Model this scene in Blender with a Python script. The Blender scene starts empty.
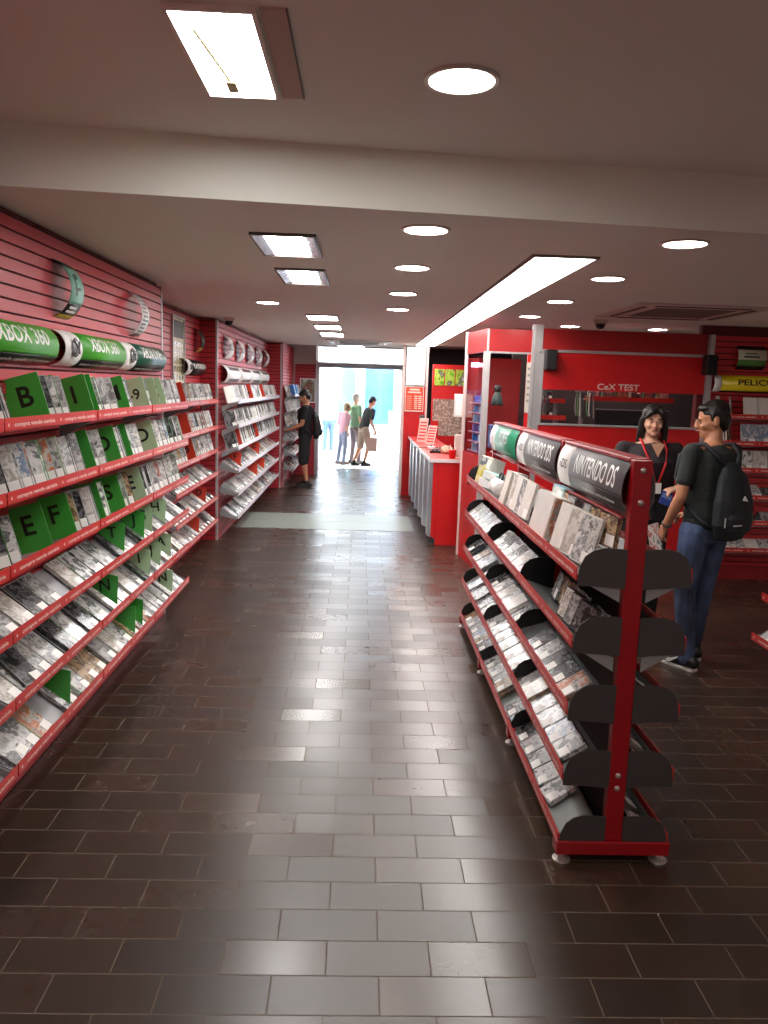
import bpy, bmesh, math, random
from mathutils import Vector, Matrix
RND = random.Random(11)
S = bpy.context.scene
COL = S.collection
PI = math.pi

# ------------------------------------------------------------------ camera, sky, exposure
def make_camera():
    yaw, pitch, roll = math.radians(1.92), math.radians(8.893), 0.033
    fwd = Vector((math.sin(yaw)*math.cos(pitch), math.cos(yaw)*math.cos(pitch), -math.sin(pitch)))
    right = Vector((math.cos(yaw), -math.sin(yaw), 0))
    down = -right.cross(fwd)
    ix = math.cos(roll)*right - math.sin(roll)*down
    iy = math.sin(roll)*right + math.cos(roll)*down
    cd = bpy.data.cameras.new('camera'); cam = bpy.data.objects.new('camera', cd); COL.objects.link(cam)
    m = Matrix((ix, -iy, -fwd)).transposed().to_4x4(); m.translation = (0, 0, 1.75)
    cam.matrix_world = m
    cd.sensor_fit = 'VERTICAL'; cd.sensor_height = 36; cd.sensor_width = 27; cd.lens = 36*800/1024
    cd.clip_start = 0.05; cd.clip_end = 200
    S.camera = cam
make_camera()

LAMP_STRIP, LAMP_ROUND, LAMP_SQUARE, SKY = 11.0, 55.0, 30.0, 16.0
LAMP_NEAR_ROUND, LAMP_NEAR_SQUARE, LAMP_SIDE, LAMP_BACK_FILL = 44.0, 24.0, 30.0, 150.0
w = bpy.data.worlds.new('daylight'); S.world = w; w.use_nodes = True
bg = w.node_tree.nodes['Background']; bg.inputs[0].default_value = (0.86, 0.94, 1.0, 1); bg.inputs[1].default_value = SKY
vs = S.view_settings
vs.view_transform = 'Standard'; vs.look = 'None'; vs.exposure = 0.42; vs.gamma = 1.0; vs.use_curve_mapping = False
S.cycles.use_denoising = True
S.cycles.max_bounces = 8; S.cycles.diffuse_bounces = 5; S.cycles.glossy_bounces = 4; S.cycles.transmission_bounces = 6
S.cycles.sample_clamp_indirect = 8.0; S.cycles.blur_glossy = 1.0; S.cycles.caustics_refractive = False

# ------------------------------------------------------------------ materials
def lin(c):
    return tuple(((v/255)/12.92 if v/255 <= .04045 else ((v/255+.055)/1.055)**2.4) for v in c)
MATS = {}
def mat(name, rgb, rough=.5, metal=0., var=.08, scale=9., emit=0., bump=0., spec=.5, stretch=None, contrast=0.):
    if name in MATS: return MATS[name]
    m = bpy.data.materials.new(name); m.use_nodes = True; nt = m.node_tree
    b = nt.nodes['Principled BSDF']; c = lin(rgb)
    b.inputs['Roughness'].default_value = rough; b.inputs['Metallic'].default_value = metal
    b.inputs['Specular IOR Level'].default_value = spec
    if emit:
        b.inputs['Base Color'].default_value = (*c, 1)
        b.inputs['Emission Color'].default_value = (*c, 1); b.inputs['Emission Strength'].default_value = emit
    else:
        tc = nt.nodes.new('ShaderNodeTexCoord'); n = nt.nodes.new('ShaderNodeTexNoise')
        n.inputs['Scale'].default_value = scale; n.inputs['Detail'].default_value = 4
        src = tc.outputs['Object']
        if stretch:
            mp = nt.nodes.new('ShaderNodeMapping'); mp.inputs['Scale'].default_value = stretch
            nt.links.new(src, mp.inputs['Vector']); src = mp.outputs[0]
        nt.links.new(src, n.inputs['Vector'])
        r = nt.nodes.new('ShaderNodeMix'); r.data_type = 'RGBA'
        r.inputs[6].default_value = (*[max(0, v*(1-var)) for v in c], 1); r.inputs[7].default_value = (*[min(1, v*(1+var)) for v in c], 1)
        fac = n.outputs['Fac']
        if contrast:
            mr = nt.nodes.new('ShaderNodeMapRange'); mr.inputs['From Min'].default_value = .5-contrast; mr.inputs['From Max'].default_value = .5+contrast; nt.links.new(fac, mr.inputs['Value']); fac = mr.outputs[0]
        nt.links.new(fac, r.inputs[0]); nt.links.new(r.outputs[2], b.inputs['Base Color'])
        if bump:
            bp = nt.nodes.new('ShaderNodeBump'); bp.inputs['Strength'].default_value = bump; bp.inputs['Distance'].default_value = .01
            nt.links.new(n.outputs['Fac'], bp.inputs['Height']); nt.links.new(bp.outputs[0], b.inputs['Normal'])
    MATS[name] = m
    return m
def glass_mat():
    m = bpy.data.materials.new('clear_glass'); m.use_nodes = True; nt = m.node_tree
    nt.nodes.clear(); o = nt.nodes.new('ShaderNodeOutputMaterial'); mx = nt.nodes.new('ShaderNodeMixShader')
    t = nt.nodes.new('ShaderNodeBsdfTransparent'); g = nt.nodes.new('ShaderNodeBsdfGlossy'); g.inputs['Roughness'].default_value = .03
    f = nt.nodes.new('ShaderNodeFresnel'); f.inputs[0].default_value = 1.45
    ge = nt.nodes.new('ShaderNodeNewGeometry'); k = nt.nodes.new('ShaderNodeMath'); k.operation = 'SUBTRACT'; k.inputs[0].default_value = 1; nt.links.new(ge.outputs['Backfacing'], k.inputs[1])
    k2 = nt.nodes.new('ShaderNodeMath'); k2.operation = 'MULTIPLY'; nt.links.new(f.outputs[0], k2.inputs[0]); nt.links.new(k.outputs[0], k2.inputs[1])
    nt.links.new(k2.outputs[0], mx.inputs[0]); nt.links.new(t.outputs[0], mx.inputs[1]); nt.links.new(g.outputs[0], mx.inputs[2]); nt.links.new(mx.outputs[0], o.inputs[0])
    return m
GLASS = glass_mat()
def cover_mat(name, cols, scale=5.0):
    """printed paper insert: blocks of a few colours, another cut of the print on every case"""
    m = bpy.data.materials.new(name); m.use_nodes = True; nt = m.node_tree; b = nt.nodes['Principled BSDF']
    b.inputs['Roughness'].default_value = .22
    tc = nt.nodes.new('ShaderNodeTexCoord'); oi = nt.nodes.new('ShaderNodeObjectInfo')
    mp = nt.nodes.new('ShaderNodeMapping'); mp.inputs['Scale'].default_value = (1, .2, 1.25)
    sc = nt.nodes.new('ShaderNodeVectorMath'); sc.operation = 'SCALE'; sc.inputs[0].default_value = (37., 11., 23.)
    nt.links.new(oi.outputs['Random'], sc.inputs['Scale'])
    nt.links.new(tc.outputs['Generated'], mp.inputs['Vector']); nt.links.new(sc.outputs[0], mp.inputs['Location'])
    n = nt.nodes.new('ShaderNodeTexNoise'); n.inputs['Scale'].default_value = scale*.36; n.inputs['Detail'].default_value = 5; n.inputs['Roughness'].default_value = .62; n.inputs['Distortion'].default_value = .3
    nt.links.new(mp.outputs[0], n.inputs['Vector'])
    r = nt.nodes.new('ShaderNodeValToRGB'); r.color_ramp.interpolation = 'LINEAR'
    st = [.30, .42, .5, .57, .68]
    for i, c in enumerate(cols):
        e = r.color_ramp.elements[i] if i < 2 else r.color_ramp.elements.new(st[i])
        e.position = st[i]; e.color = (*lin(c), 1)
    nt.links.new(n.outputs['Fac'], r.inputs[0]); nt.links.new(r.outputs[0], b.inputs['Base Color'])
    return m
COVERS = [('white-covered', cover_mat('cover_white', [(225,225,220),(232,232,230),(120,125,130),(215,215,210),(70,70,75)])),
          ('grey-covered', cover_mat('cover_grey', [(60,60,62),(140,140,140),(185,185,182),(95,95,98),(205,205,200)])),
          ('brown-covered', cover_mat('cover_brown', [(60,45,35),(140,112,82),(190,165,130),(95,72,52),(215,205,190)])),
          ('black-covered', cover_mat('cover_black', [(14,14,16),(30,30,33),(105,105,108),(24,24,26),(185,182,178)])),
          ('silver-covered', cover_mat('cover_silver', [(120,122,125),(196,197,198),(225,226,226),(85,87,90),(158,160,163)])),
          ('blue-patched', cover_mat('cover_blue', [(200,204,210),(176,184,194),(104,128,160),(228,228,228),(56,64,76)])),
          ('orange-patched', cover_mat('cover_orange', [(50,42,38),(150,145,140),(190,105,55),(210,205,198),(40,36,34)])),
          ('red-patched', cover_mat('cover_red', [(62,50,50),(175,170,166),(150,60,55),(205,200,196),(40,32,34)])),
          ('plain-covered', cover_mat('cover_plain', [(236,234,228),(242,240,236),(238,236,230),(232,230,224),(244,243,240)])),
          ('pale-covered', cover_mat('cover_pale', [(205,203,196),(222,220,214),(172,165,155),(235,234,230),(140,134,126)]))]
RED = mat('red_laminate', (196,40,46), .38)
SLAT = mat('red_slat_board', (190,52,62), .42, var=.05)
GAP = mat('slat_groove', (60,14,18), .8)
CRED = mat('bright_red_panel', (205,22,26), .4)
LIPR = mat('lip_red', (205,48,44), .3)
LIPW = mat('lip_pale', (222,214,222), .3)
RACKRED = mat('rack_red_enamel', (150,16,26), .3)
WHITE = mat('white_print', (240,240,238), .4, var=.02)
PAINT = mat('ceiling_paint', (230,231,223), .85, var=.02, scale=3)
STEEL = mat('steel_shelf', (168,168,172), .4, .3)
DGREY = mat('dark_grey_plate', (62,57,57), .5)
BLACK = mat('black_plastic', (16,16,18), .45)
ALU = mat('aluminium_trim', (190,188,190), .35, .5)
GREEN = mat('sign_green', (70,165,45), .42)
DKGREEN = mat('sign_teal', (40,92,76), .3)
DIVG = mat('divider_green', (66,172,66), .35)
DIVP = mat('divider_pale_green', (176,210,166), .35)
DIVR = mat('divider_orange_red', (205,62,40), .35)
SIGNGREY = mat('sign_grey', (104,103,107), .5)
SIGNBLK = mat('sign_black', (24,24,26), .3)
CLEAR = mat('clear_case_plastic', (176,180,182), .15, var=.05)
GCASE = mat('green_case_plastic', (70,150,60), .2)
KCASE = mat('black_case_plastic', (26,26,28), .2)
WCASE = mat('white_case_plastic', (232,230,222), .25)
STICK = mat('sticker_white', (246,246,242), .5, var=.01)

# ------------------------------------------------------------------ mesh builder
class MB:
    def __init__(s): s.v = []; s.f = []; s.m = []
    def add(s, vs, fs, m=0, M=None):
        o = len(s.v)
        s.v += [tuple(M @ Vector(p)) if M else tuple(p) for p in vs]
        s.f += [tuple(i+o for i in f) for f in fs]; s.m += [m]*len(fs)
        return s
    def box(s, x0, x1, y0, y1, z0, z1, m=0, M=None):
        vs = [(x0,y0,z0),(x1,y0,z0),(x1,y1,z0),(x0,y1,z0),(x0,y0,z1),(x1,y0,z1),(x1,y1,z1),(x0,y1,z1)]
        return s.add(vs, [(0,3,2,1),(4,5,6,7),(0,1,5,4),(1,2,6,5),(2,3,7,6),(3,0,4,7)], m, M)
    def prism(s, pts, vec, m=0, M=None):
        n = len(pts); v = Vector(vec); P = [Vector(p) for p in pts]
        nn = sum(((P[i]-P[0]).cross(P[(i+1) % n]-P[0]) for i in range(n)), Vector())
        if nn.dot(v) > 0: P.reverse()
        vs = P + [p+v for p in P]
        fs = [tuple(range(n)), tuple(range(2*n-1, n-1, -1))] + [(i, i+n, (i+1) % n+n, (i+1) % n) for i in range(n)]
        return s.add(vs, fs, m, M)
    def lathe(s, prof, n=24, m=0, M=None):
        vs = []; fs = []
        for r, z in prof:
            for k in range(n): vs.append((r*math.cos(2*PI*k/n), r*math.sin(2*PI*k/n), z))
        for i in range(len(prof)-1):
            for k in range(n): fs.append((i*n+k, i*n+(k+1) % n, (i+1)*n+(k+1) % n, (i+1)*n+k))
        fs.append(tuple(range(n-1, -1, -1))); fs.append(tuple((len(prof)-1)*n+k for k in range(n)))
        return s.add(vs, fs, m, M)
    def tube(s, pts, r, n=8, m=0, M=None):
        P = [Vector(p) for p in pts]; rr = r if isinstance(r, (list, tuple)) else [r]*len(P); vs = []; fs = []
        for i, p in enumerate(P):
            d = (P[min(i+1, len(P)-1)]-P[max(i-1, 0)]).normalized()
            a = d.cross(Vector((0,0,1)) if abs(d.z) < .9 else Vector((1,0,0))).normalized(); b = d.cross(a)
            for k in range(n): vs.append(p+rr[i]*(a*math.cos(2*PI*k/n)+b*math.sin(2*PI*k/n)))
        for i in range(len(P)-1):
            for k in range(n): fs.append((i*n+k, i*n+(k+1) % n, (i+1)*n+(k+1) % n, (i+1)*n+k))
        fs.append(tuple(range(n-1, -1, -1))); fs.append(tuple((len(P)-1)*n+k for k in range(n)))
        return s.add(vs, fs, m, M)
    def sheet(s, fn, nu, nv, th, m=0, M=None):
        """curved panel: fn(u,v) -> (point, normal)"""
        vs = []; fs = []; A = (nu+1)*(nv+1)
        for side in (0, 1):
            for i in range(nu+1):
                for j in range(nv+1):
                    p, n = fn(i/nu, j/nv); vs.append(Vector(p)-Vector(n)*th*side)
        q = lambda i, j, k: k*A+i*(nv+1)+j
        for i in range(nu):
            for j in range(nv):
                fs.append((q(i,j,0), q(i+1,j,0), q(i+1,j+1,0), q(i,j+1,0))); fs.append((q(i,j,1), q(i,j+1,1), q(i+1,j+1,1), q(i+1,j,1)))
        for i in range(nu):
            fs.append((q(i,0,0), q(i,0,1), q(i+1,0,1), q(i+1,0,0))); fs.append((q(i,nv,0), q(i+1,nv,0), q(i+1,nv,1), q(i,nv,1)))
        for j in range(nv):
            fs.append((q(0,j,0), q(0,j+1,0), q(0,j+1,1), q(0,j,1))); fs.append((q(nu,j,0), q(nu,j,1), q(nu,j+1,1), q(nu,j+1,0)))
        return s.add(vs, fs, m, M)
    def mesh(s, name, mats, smooth=False):
        me = bpy.data.meshes.new(name); me.from_pydata(s.v, [], s.f)
        for x in (mats if isinstance(mats, (list, tuple)) else [mats]): me.materials.append(x)
        me.polygons.foreach_set('material_index', s.m)
        if smooth: me.polygons.foreach_set('use_smooth', [True]*len(s.f))
        me.update(); return me
    def build(s, name, mats, parent=None, M=None, smooth=False, bevel=0, seg=2):
        return link(name, s.mesh(name, mats, smooth), parent, M, bevel, seg)
def link(name, me, parent=None, M=None, bevel=0, seg=2):
    o = bpy.data.objects.new(name, me); COL.objects.link(o)
    if parent: o.parent = parent
    if M is not None: o.matrix_local = M
    if bevel:
        b = o.modifiers.new('bevel', 'BEVEL'); b.width = bevel; b.segments = seg; b.limit_method = 'ANGLE'
    return o
def tag(o, label=None, cat=None, group=None, kind=None):
    if label: o['label'] = label
    if cat: o['category'] = cat
    if group: o['group'] = group
    if kind: o['kind'] = kind
    return o
def thing(name, label, cat, M=None, group=None):
    o = bpy.data.objects.new(name, None); COL.objects.link(o); o.empty_display_size = .05
    if M is not None: o.matrix_local = M if isinstance(M, Matrix) else Matrix.Translation(M)
    return tag(o, label, cat, group)
def struct(o): o['kind'] = 'structure'; return o
T = Matrix.Translation
def Rm(a, ax): return Matrix.Rotation(a, 4, ax)
def frame(O, N):
    """local x runs right, y into the wall, z up, seen by someone facing the front"""
    N = Vector(N).normalized(); U = Vector((0,0,1)).cross(N)
    m = Matrix((U, -N, Vector((0,0,1)))).transposed().to_4x4(); m.translation = O; return m

# ------------------------------------------------------------------ lettering
TXT = {}
def text_geo(s, bold=.012, cuts=0):
    """flat letters one unit tall: (verts, faces, width)"""
    k = (s, bold, cuts)
    if k in TXT: return TXT[k]
    cu = bpy.data.curves.new('letters', 'FONT'); cu.body = s; cu.size = 1; cu.offset = bold; cu.resolution_u = 3
    o = bpy.data.objects.new('letters', cu); COL.objects.link(o)
    bpy.context.view_layer.update()
    me = bpy.data.meshes.new_from_object(o.evaluated_get(bpy.context.evaluated_depsgraph_get()))
    bpy.data.objects.remove(o); bpy.data.curves.remove(cu)
    bm = bmesh.new(); bm.from_mesh(me); bpy.data.meshes.remove(me)
    for c in range(cuts):
        z = -.2+1.1*(c+.5)/cuts
        bmesh.ops.bisect_plane(bm, geom=bm.verts[:]+bm.edges[:]+bm.faces[:], plane_co=(0,z,0), plane_no=(0,1,0))
    bm.verts.index_update()
    vs = [tuple(v.co) for v in bm.verts]; fs = [tuple(v.index for v in f.verts) for f in bm.faces]; bm.free()
    x0 = min(v[0] for v in vs); x1 = max(v[0] for v in vs)
    vs = [(v[0]-x0, v[1], 0) for v in vs]
    TXT[k] = (vs, fs, x1-x0); return TXT[k]
def flat_text(mb, s, h, M, width=None, m=0, bold=.012, center=True):
    """letters in the local x-z plane of M facing -y; h is the cap height"""
    vs, fs, wd = text_geo(s, bold); k = h/.73; kx = width/wd if width else k
    ox = -wd*kx/2 if center else 0
    mb.add([(v[0]*kx+ox, -.0008, v[1]*k) for v in vs], fs, m, M)
def arc(y0, z0, y1, z1, b):
    """bulging profile from (y0,z0) bottom to (y1,z1) top in the local y-z plane; bulges to -y"""
    c = math.hypot(y1-y0, z1-z0); r = (c*c/4+b*b)/(2*b); half = math.asin(min(1, c/2/r))
    if b > c/2: half = PI-half
    ty, tz = (y1-y0)/c, (z1-z0)/c; ny, nz = -tz, ty
    my, mz = (y0+y1)/2, (z0+z1)/2; cy, cz = my+ny*(b-r), mz+nz*(b-r)
    def f(v):
        a = (v*2-1)*half
        n = (ny*math.cos(a)+ty*math.sin(a), nz*math.cos(a)+tz*math.sin(a))
        return (cy+r*n[0], cz+r*n[1]), n
    return f, 2*half*r
def arc_text(mb, s, h, width, x, v0, prof, m=0, bold=.012):
    f, L = prof; vs, fs, wd = text_geo(s, bold, 7); kx = width/wd; k = h/.73; out = []
    for p in vs:
        (y, z), n = f(v0+p[1]*k/L); out.append((x+p[0]*kx, y+n[0]*.0015, z+n[1]*.0015))
    mb.add(out, fs, m)
ORD = 'first second third fourth fifth sixth seventh eighth ninth tenth eleventh twelfth thirteenth fourteenth fifteenth sixteenth seventeenth eighteenth nineteenth twentieth'.split()
ORD += ['twenty-'+o for o in ORD[:9]]+['thirtieth']+['thirty-'+o for o in ORD[:9]]+['fortieth']+['forty-'+o for o in ORD[:9]]

# ------------------------------------------------------------------ floor, walls, ceiling
CEIL, HIGH = 2.42, 2.64
FLW = .32
def floor_mat():
    m = bpy.data.materials.new('brown_quarry_tiles'); m.use_nodes = True; nt = m.node_tree; b = nt.nodes['Principled BSDF']
    tc = nt.nodes.new('ShaderNodeTexCoord'); mp = nt.nodes.new('ShaderNodeMapping'); mp.inputs['Location'].default_value = (-.102, -.0085, 0)
    br = nt.nodes.new('ShaderNodeTexBrick'); br.offset = .5
    br.inputs['Scale'].default_value = 1; br.inputs['Brick Width'].default_value = FLW; br.inputs['Row Height'].default_value = .1535
    br.inputs['Mortar Size'].default_value = .0022; br.inputs['Mortar Smooth'].default_value = .1; br.inputs['Bias'].default_value = 0
    br.inputs['Color1'].default_value = (.026,.0150,.0095,1); br.inputs['Color2'].default_value = (.052,.031,.020,1); br.inputs['Mortar'].default_value = (.15,.118,.092,1)
    nt.links.new(tc.outputs['Object'], mp.inputs[0]); nt.links.new(mp.outputs[0], br.inputs['Vector'])
    n = nt.nodes.new('ShaderNodeTexNoise'); n.inputs['Scale'].default_value = 9; n.inputs['Detail'].default_value = 2
    nt.links.new(mp.outputs[0], n.inputs['Vector'])
    mx = nt.nodes.new('ShaderNodeMix'); mx.data_type = 'RGBA'; mx.blend_type = 'MULTIPLY'; mx.inputs[0].default_value = .12
    nt.links.new(br.outputs['Color'], mx.inputs[6]); nt.links.new(n.outputs['Fac'], mx.inputs[7]); nt.links.new(mx.outputs[2], b.inputs['Base Color'])
    # every tile a slightly different gloss
    bw = nt.nodes.new('ShaderNodeRGBToBW'); nt.links.new(br.outputs['Color'], bw.inputs[0])
    mr = nt.nodes.new('ShaderNodeMapRange'); mr.inputs['From Min'].default_value = .015; mr.inputs['From Max'].default_value = .034
    mr.inputs['To Min'].default_value = .34; mr.inputs['To Max'].default_value = .24
    nt.links.new(bw.outputs[0], mr.inputs['Value'])
    ad = nt.nodes.new('ShaderNodeMath'); ad.operation = 'MULTIPLY_ADD'; ad.inputs[1].default_value = .04
    nt.links.new(n.outputs['Fac'], ad.inputs[0]); nt.links.new(mr.outputs[0], ad.inputs[2]); 
    rx = nt.nodes.new('ShaderNodeMix'); rx.data_type = 'FLOAT'; rx.inputs[3].default_value = .95; nt.links.new(br.outputs['Fac'], rx.inputs[0]); nt.links.new(ad.outputs[0], rx.inputs[2]); nt.links.new(rx.outputs[0], b.inputs['Roughness'])
    sx = nt.nodes.new('ShaderNodeMix'); sx.data_type = 'FLOAT'; sx.inputs[2].default_value = .72; sx.inputs[3].default_value = .02; nt.links.new(br.outputs['Fac'], sx.inputs[0]); nt.links.new(sx.outputs[0], b.inputs['Specular IOR Level'])
    iv = nt.nodes.new('ShaderNodeMath'); iv.operation = 'SUBTRACT'; iv.inputs[0].default_value = 1; nt.links.new(br.outputs['Fac'], iv.inputs[1])
    n2 = nt.nodes.new('ShaderNodeTexNoise'); n2.inputs['Scale'].default_value = 4.; nt.links.new(mp.outputs[0], n2.inputs['Vector'])
    ad2 = nt.nodes.new('ShaderNodeMath'); ad2.operation = 'MULTIPLY_ADD'; ad2.inputs[1].default_value = .04; nt.links.new(n2.outputs['Fac'], ad2.inputs[0]); nt.links.new(iv.outputs[0], ad2.inputs[2])
    bp = nt.nodes.new('ShaderNodeBump'); bp.inputs['Strength'].default_value = .35; bp.inputs['Distance'].default_value = .004
    nt.links.new(ad2.outputs[0], bp.inputs['Height']); nt.links.new(bp.outputs[0], b.inputs['Normal'])
    # tiles laid by hand: each tips a little its own way
    ge = nt.nodes.new('ShaderNodeNewGeometry'); acc = ge.outputs['Normal']
    for ofs, ax in ((0, (.03,0,0)), (7.63, (0,.03,0))):
        mp2 = nt.nodes.new('ShaderNodeMapping'); pass
        b2 = nt.nodes.new('ShaderNodeTexBrick'); b2.offset = .5
        for k, v in (('Scale',1),('Brick Width',FLW),('Row Height',.1535),('Mortar Size',0.),('Bias',0.)): b2.inputs[k].default_value = v
        b2.inputs['Color1'].default_value = (0,0,0,1); b2.inputs['Color2'].default_value = (1,1,1,1)
        mp2.inputs['Location'].default_value = (-.102+(FLW*40 if ofs else 0), -.0085+(.1535*26 if ofs else 0), 0)
        nt.links.new(tc.outputs['Object'], mp2.inputs[0]); nt.links.new(mp2.outputs[0], b2.inputs['Vector'])
        sb = nt.nodes.new('ShaderNodeMath'); sb.operation = 'SUBTRACT'; sb.inputs[1].default_value = .5; nt.links.new(b2.outputs['Color'], sb.inputs[0])
        sc = nt.nodes.new('ShaderNodeVectorMath'); sc.operation = 'SCALE'; sc.inputs[0].default_value = ax; nt.links.new(sb.outputs[0], sc.inputs['Scale'])
        va = nt.nodes.new('ShaderNodeVectorMath'); va.operation = 'ADD'; nt.links.new(acc, va.inputs[0]); nt.links.new(sc.outputs[0], va.inputs[1]); acc = va.outputs[0]
    nz = nt.nodes.new('ShaderNodeVectorMath'); nz.operation = 'NORMALIZE'; nt.links.new(acc, nz.inputs[0]); nt.links.new(nz.outputs[0], bp.inputs['Normal'])
    return m
struct(MB().box(-2.1, 4.7, -3.1, 17.0, -.12, 0).build('floor', floor_mat()))
struct(MB().box(-1.5, .70, 9.66, 10.25, .0, .003).box(-1.5, .70, 10.256, 10.84, 0, .003).build('trim_1', mat('grey_floor_strip', (128,136,128), .38, scale=14)))
struct(MB().prism([(-2.1,2.98,CEIL),(4.7,3.70,CEIL),(4.7,14.1,CEIL),(-2.1,14.1,CEIL)], (0,0,.24)).box(-2.1,4.7,14.1,19.4,2.50,2.66).build('ceiling', PAINT))  # box past the doorway is an unseen overhang added to shade the walkers
struct(MB().box(-2.1, 4.7, -3.1, 3.75, HIGH, HIGH+.12).build('ceiling_2', PAINT))

def slat_wall(name, O, N, length, z0=0, z1=2.42, m=(SLAT, GAP), side=None):
    mb = MB(); p = .0555; z = z0
    mb.box(0, length, .012, .03, z0, z1, 1)
    while z < z1-.01:
        mb.box(0, length, 0, .0125, z+.0045, min(z1, z+p-.0045), 0); z += p
    return struct(mb.build(name, list(m), M=frame(O, N)))
XL = -1.44                                  # face of the green-sign wall
slat_wall('wall_left', (XL, -3, 0), (1,0,0), 8.9, 0, 2.396)
struct(MB().box(XL-.66, XL-.031, -3.1, 5.9, 0, 2.70).build('wall_left_back', mat('dark_red_wall', (96,22,28), .7)))
struct(MB().box(XL-.02, XL+.004, 5.9, 5.93, 0, 2.40).build('trim_2', ALU))
XR = -1.74                                  # recessed bay
slat_wall('wall_left_recess', (XR, 5.93, 0), (1,0,0), 2.87, 0, 2.40)
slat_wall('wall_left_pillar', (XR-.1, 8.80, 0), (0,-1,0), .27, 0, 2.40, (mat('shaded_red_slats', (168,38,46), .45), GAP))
struct(MB().box(-1.572, -1.55, 8.80, 8.835, 0, 2.40).build('trim_3', ALU))
XF = -1.55
slat_wall('wall_left_far', (XF, 8.836, 0), (1,0,0), 4.62, 0, 2.40)
slat_wall('wall_left_far_pillar', (XF-.05, 13.47, 0), (0,-1,0), .26, 0, 2.40)
struct(MB().box(-1.338, -1.315, 13.46, 13.50, 0, 2.40).build('trim_4', ALU))
slat_wall('wall_left_end', (-1.30, 13.50, 0), (1,0,0), 2.1, 0, 2.42)
struct(MB().box(-2.1, -1.80, 5.6, 19.4, 0, 2.5).build('wall_left_outer', mat('plaster', (200,190,186), .8)))
struct(MB().box(-1.80, -.87, 15.62, 17.4, 0, 2.5).build('wall_left_entrance', mat('plaster', (200,190,186), .8)))
slat_wall('wall_entrance', (-1.27, 15.60, 0), (0,-1,0), .40, 0, 2.13)
struct(MB().box(-.87, -.81, 15.56, 15.64, 0, 2.2).build('trim_5', mat('white_frame', (226,226,230), .4)))
struct(MB().box(-2.1, 4.7, -3.25, -3.1, 0, HIGH).build('wall_back', mat('back_wall', (232,226,222), .8)))
struct(MB().box(4.6, 4.75, -3.1, 14.2, 0, HIGH).build('wall_right_outer', mat('side_wall', (232,226,222), .8)))
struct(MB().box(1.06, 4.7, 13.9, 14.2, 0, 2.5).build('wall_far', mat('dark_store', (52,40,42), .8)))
YR = 7.58
slat_wall('wall_right', (3.30, YR, 0), (0,-1,0), 1.30, 0, 2.33, (mat('shop_red_slats', (200,44,52), .42), GAP))
struct(MB().box(3.2, 4.6, 7.62, 7.7, 0, 2.42).build('wall_right_back', mat('dark_red_wall', (96,22,28), .7)))
struct(MB().box(3.30, 4.6, 7.555, 7.579, 0, .13).build('baseboard_right', mat('kick_red', (150,24,32), .5)))
struct(MB().box(3.255, 3.298, 7.54, 7.60, 0, 2.33).build('trim_6', ALU))

# the test counter's wall: red panels round a long opening
def test_wall():
    root = thing('service_window', 'red service window wall with long opening and pale capital lettering above it', 'service window', (1.62, 7.60, 0))
    W = 1.63
    MB().box(.07, W, 0, .04, 0, 1.455).build('lower_panel', CRED, root, bevel=.003)
    MB().box(.07, W, -.012, .03, 1.775, 2.12).build('fascia', CRED, root, bevel=.003)
    MB().box(.07, W, .0, .03, 2.145, 2.335).build('upper_panel', mat('deep_red_panel', (160,22,26), .45), root)
    MB().box(.03, W+.02, -.02, .03, 2.12, 2.145).build('rail', ALU, root, bevel=.002)
    MB().box(-.03, .07, -.01, .05, 0, 2.37).box(-.012, .0, -.014, -.009, 0, 2.37).build('post', ALU, root, bevel=.003)
    MB().box(.07, W, -.015, .12, 1.44, 1.455).build('ledge', ALU, root)
    MB().box(.068, .088, -.018, .02, 1.455, 2.12).build('frame_strip', ALU, root)
    t = MB(); flat_text(t, 'CeX TEST', .058, T((.81, -.013, 1.79)), .40, 0, .02); t.build('lettering', mat('pale_lettering', (226,196,190), .5), root)
    s = MB()
    for z in (2.345, 1.75): pass
    return root
test_wall()
# daylight side of the shop: pillar next to the counter and the wall to the door
struct(MB().box(.86, 1.06, 13.05, 18.2, 0, 2.5).build('wall_right_entrance', mat('plaster', (200,190,186), .8)))
struct(MB().box(.70, 1.04, 13.0, 13.05, 0, 1.77).build('wall_right_pillar', CRED))
struct(MB().box(.66, .70, 12.97, 13.06, 0, 2.42).box(1.04, 1.07, 12.97, 13.06, 0, 2.42).build('trim_7', mat('pinkish_white_frame', (228,206,200), .4)))
struct(MB().box(-.81, .86, 15.58, 15.70, 2.08, 2.5).build('wall_entrance_header', mat('plaster', (200,190,186), .8)))
def shutter():
    r = thing('roller_shutter', 'rolled up grey metal shutter over the street entrance', 'shutter', (0, 15.5, 0))
    mb = MB()
    for k in range(5): mb.tube([(-.80, .03, 2.10+.032*k), (.84, .03, 2.10+.032*k)], .017, 10)
    mb.build('slat_curtain', mat('shutter_grey', (196,196,200), .4, .1), r)
    MB().box(-.84, -.80, 0, .06, 0, 2.28).build('guide_rail', ALU, r); MB().box(.83, .86, 0, .06, 0, 2.28).build('guide_rail', ALU, r)
    MB().box(-.8, .84, -.02, .08, 2.265, 2.31).build('housing', mat('shutter_grey', (196,196,200), .4, .1), r, bevel=.01)
shutter()
def glow_box():
    r = thing('glow_box', 'white box with added glow hanging under the ceiling before the entrance', 'light box', (.0, 15.0, 0))
    MB().box(-.80,.80,-.10,.14,2.155,2.44).build('casing', mat('white_enamel', (240,242,246), .3), r, bevel=.01)
    MB().box(-.785,.785,-.106,-.099,2.165,2.43).build('face', EM('glow_box_face', 2.4, (246,246,255)), r)  # glow added so the backlit white box reads bright
    for x in (-.55, .52): MB().box(x, x+.03, 0, .03, 2.44, 2.5).build('hanger', ALU, r)

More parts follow.
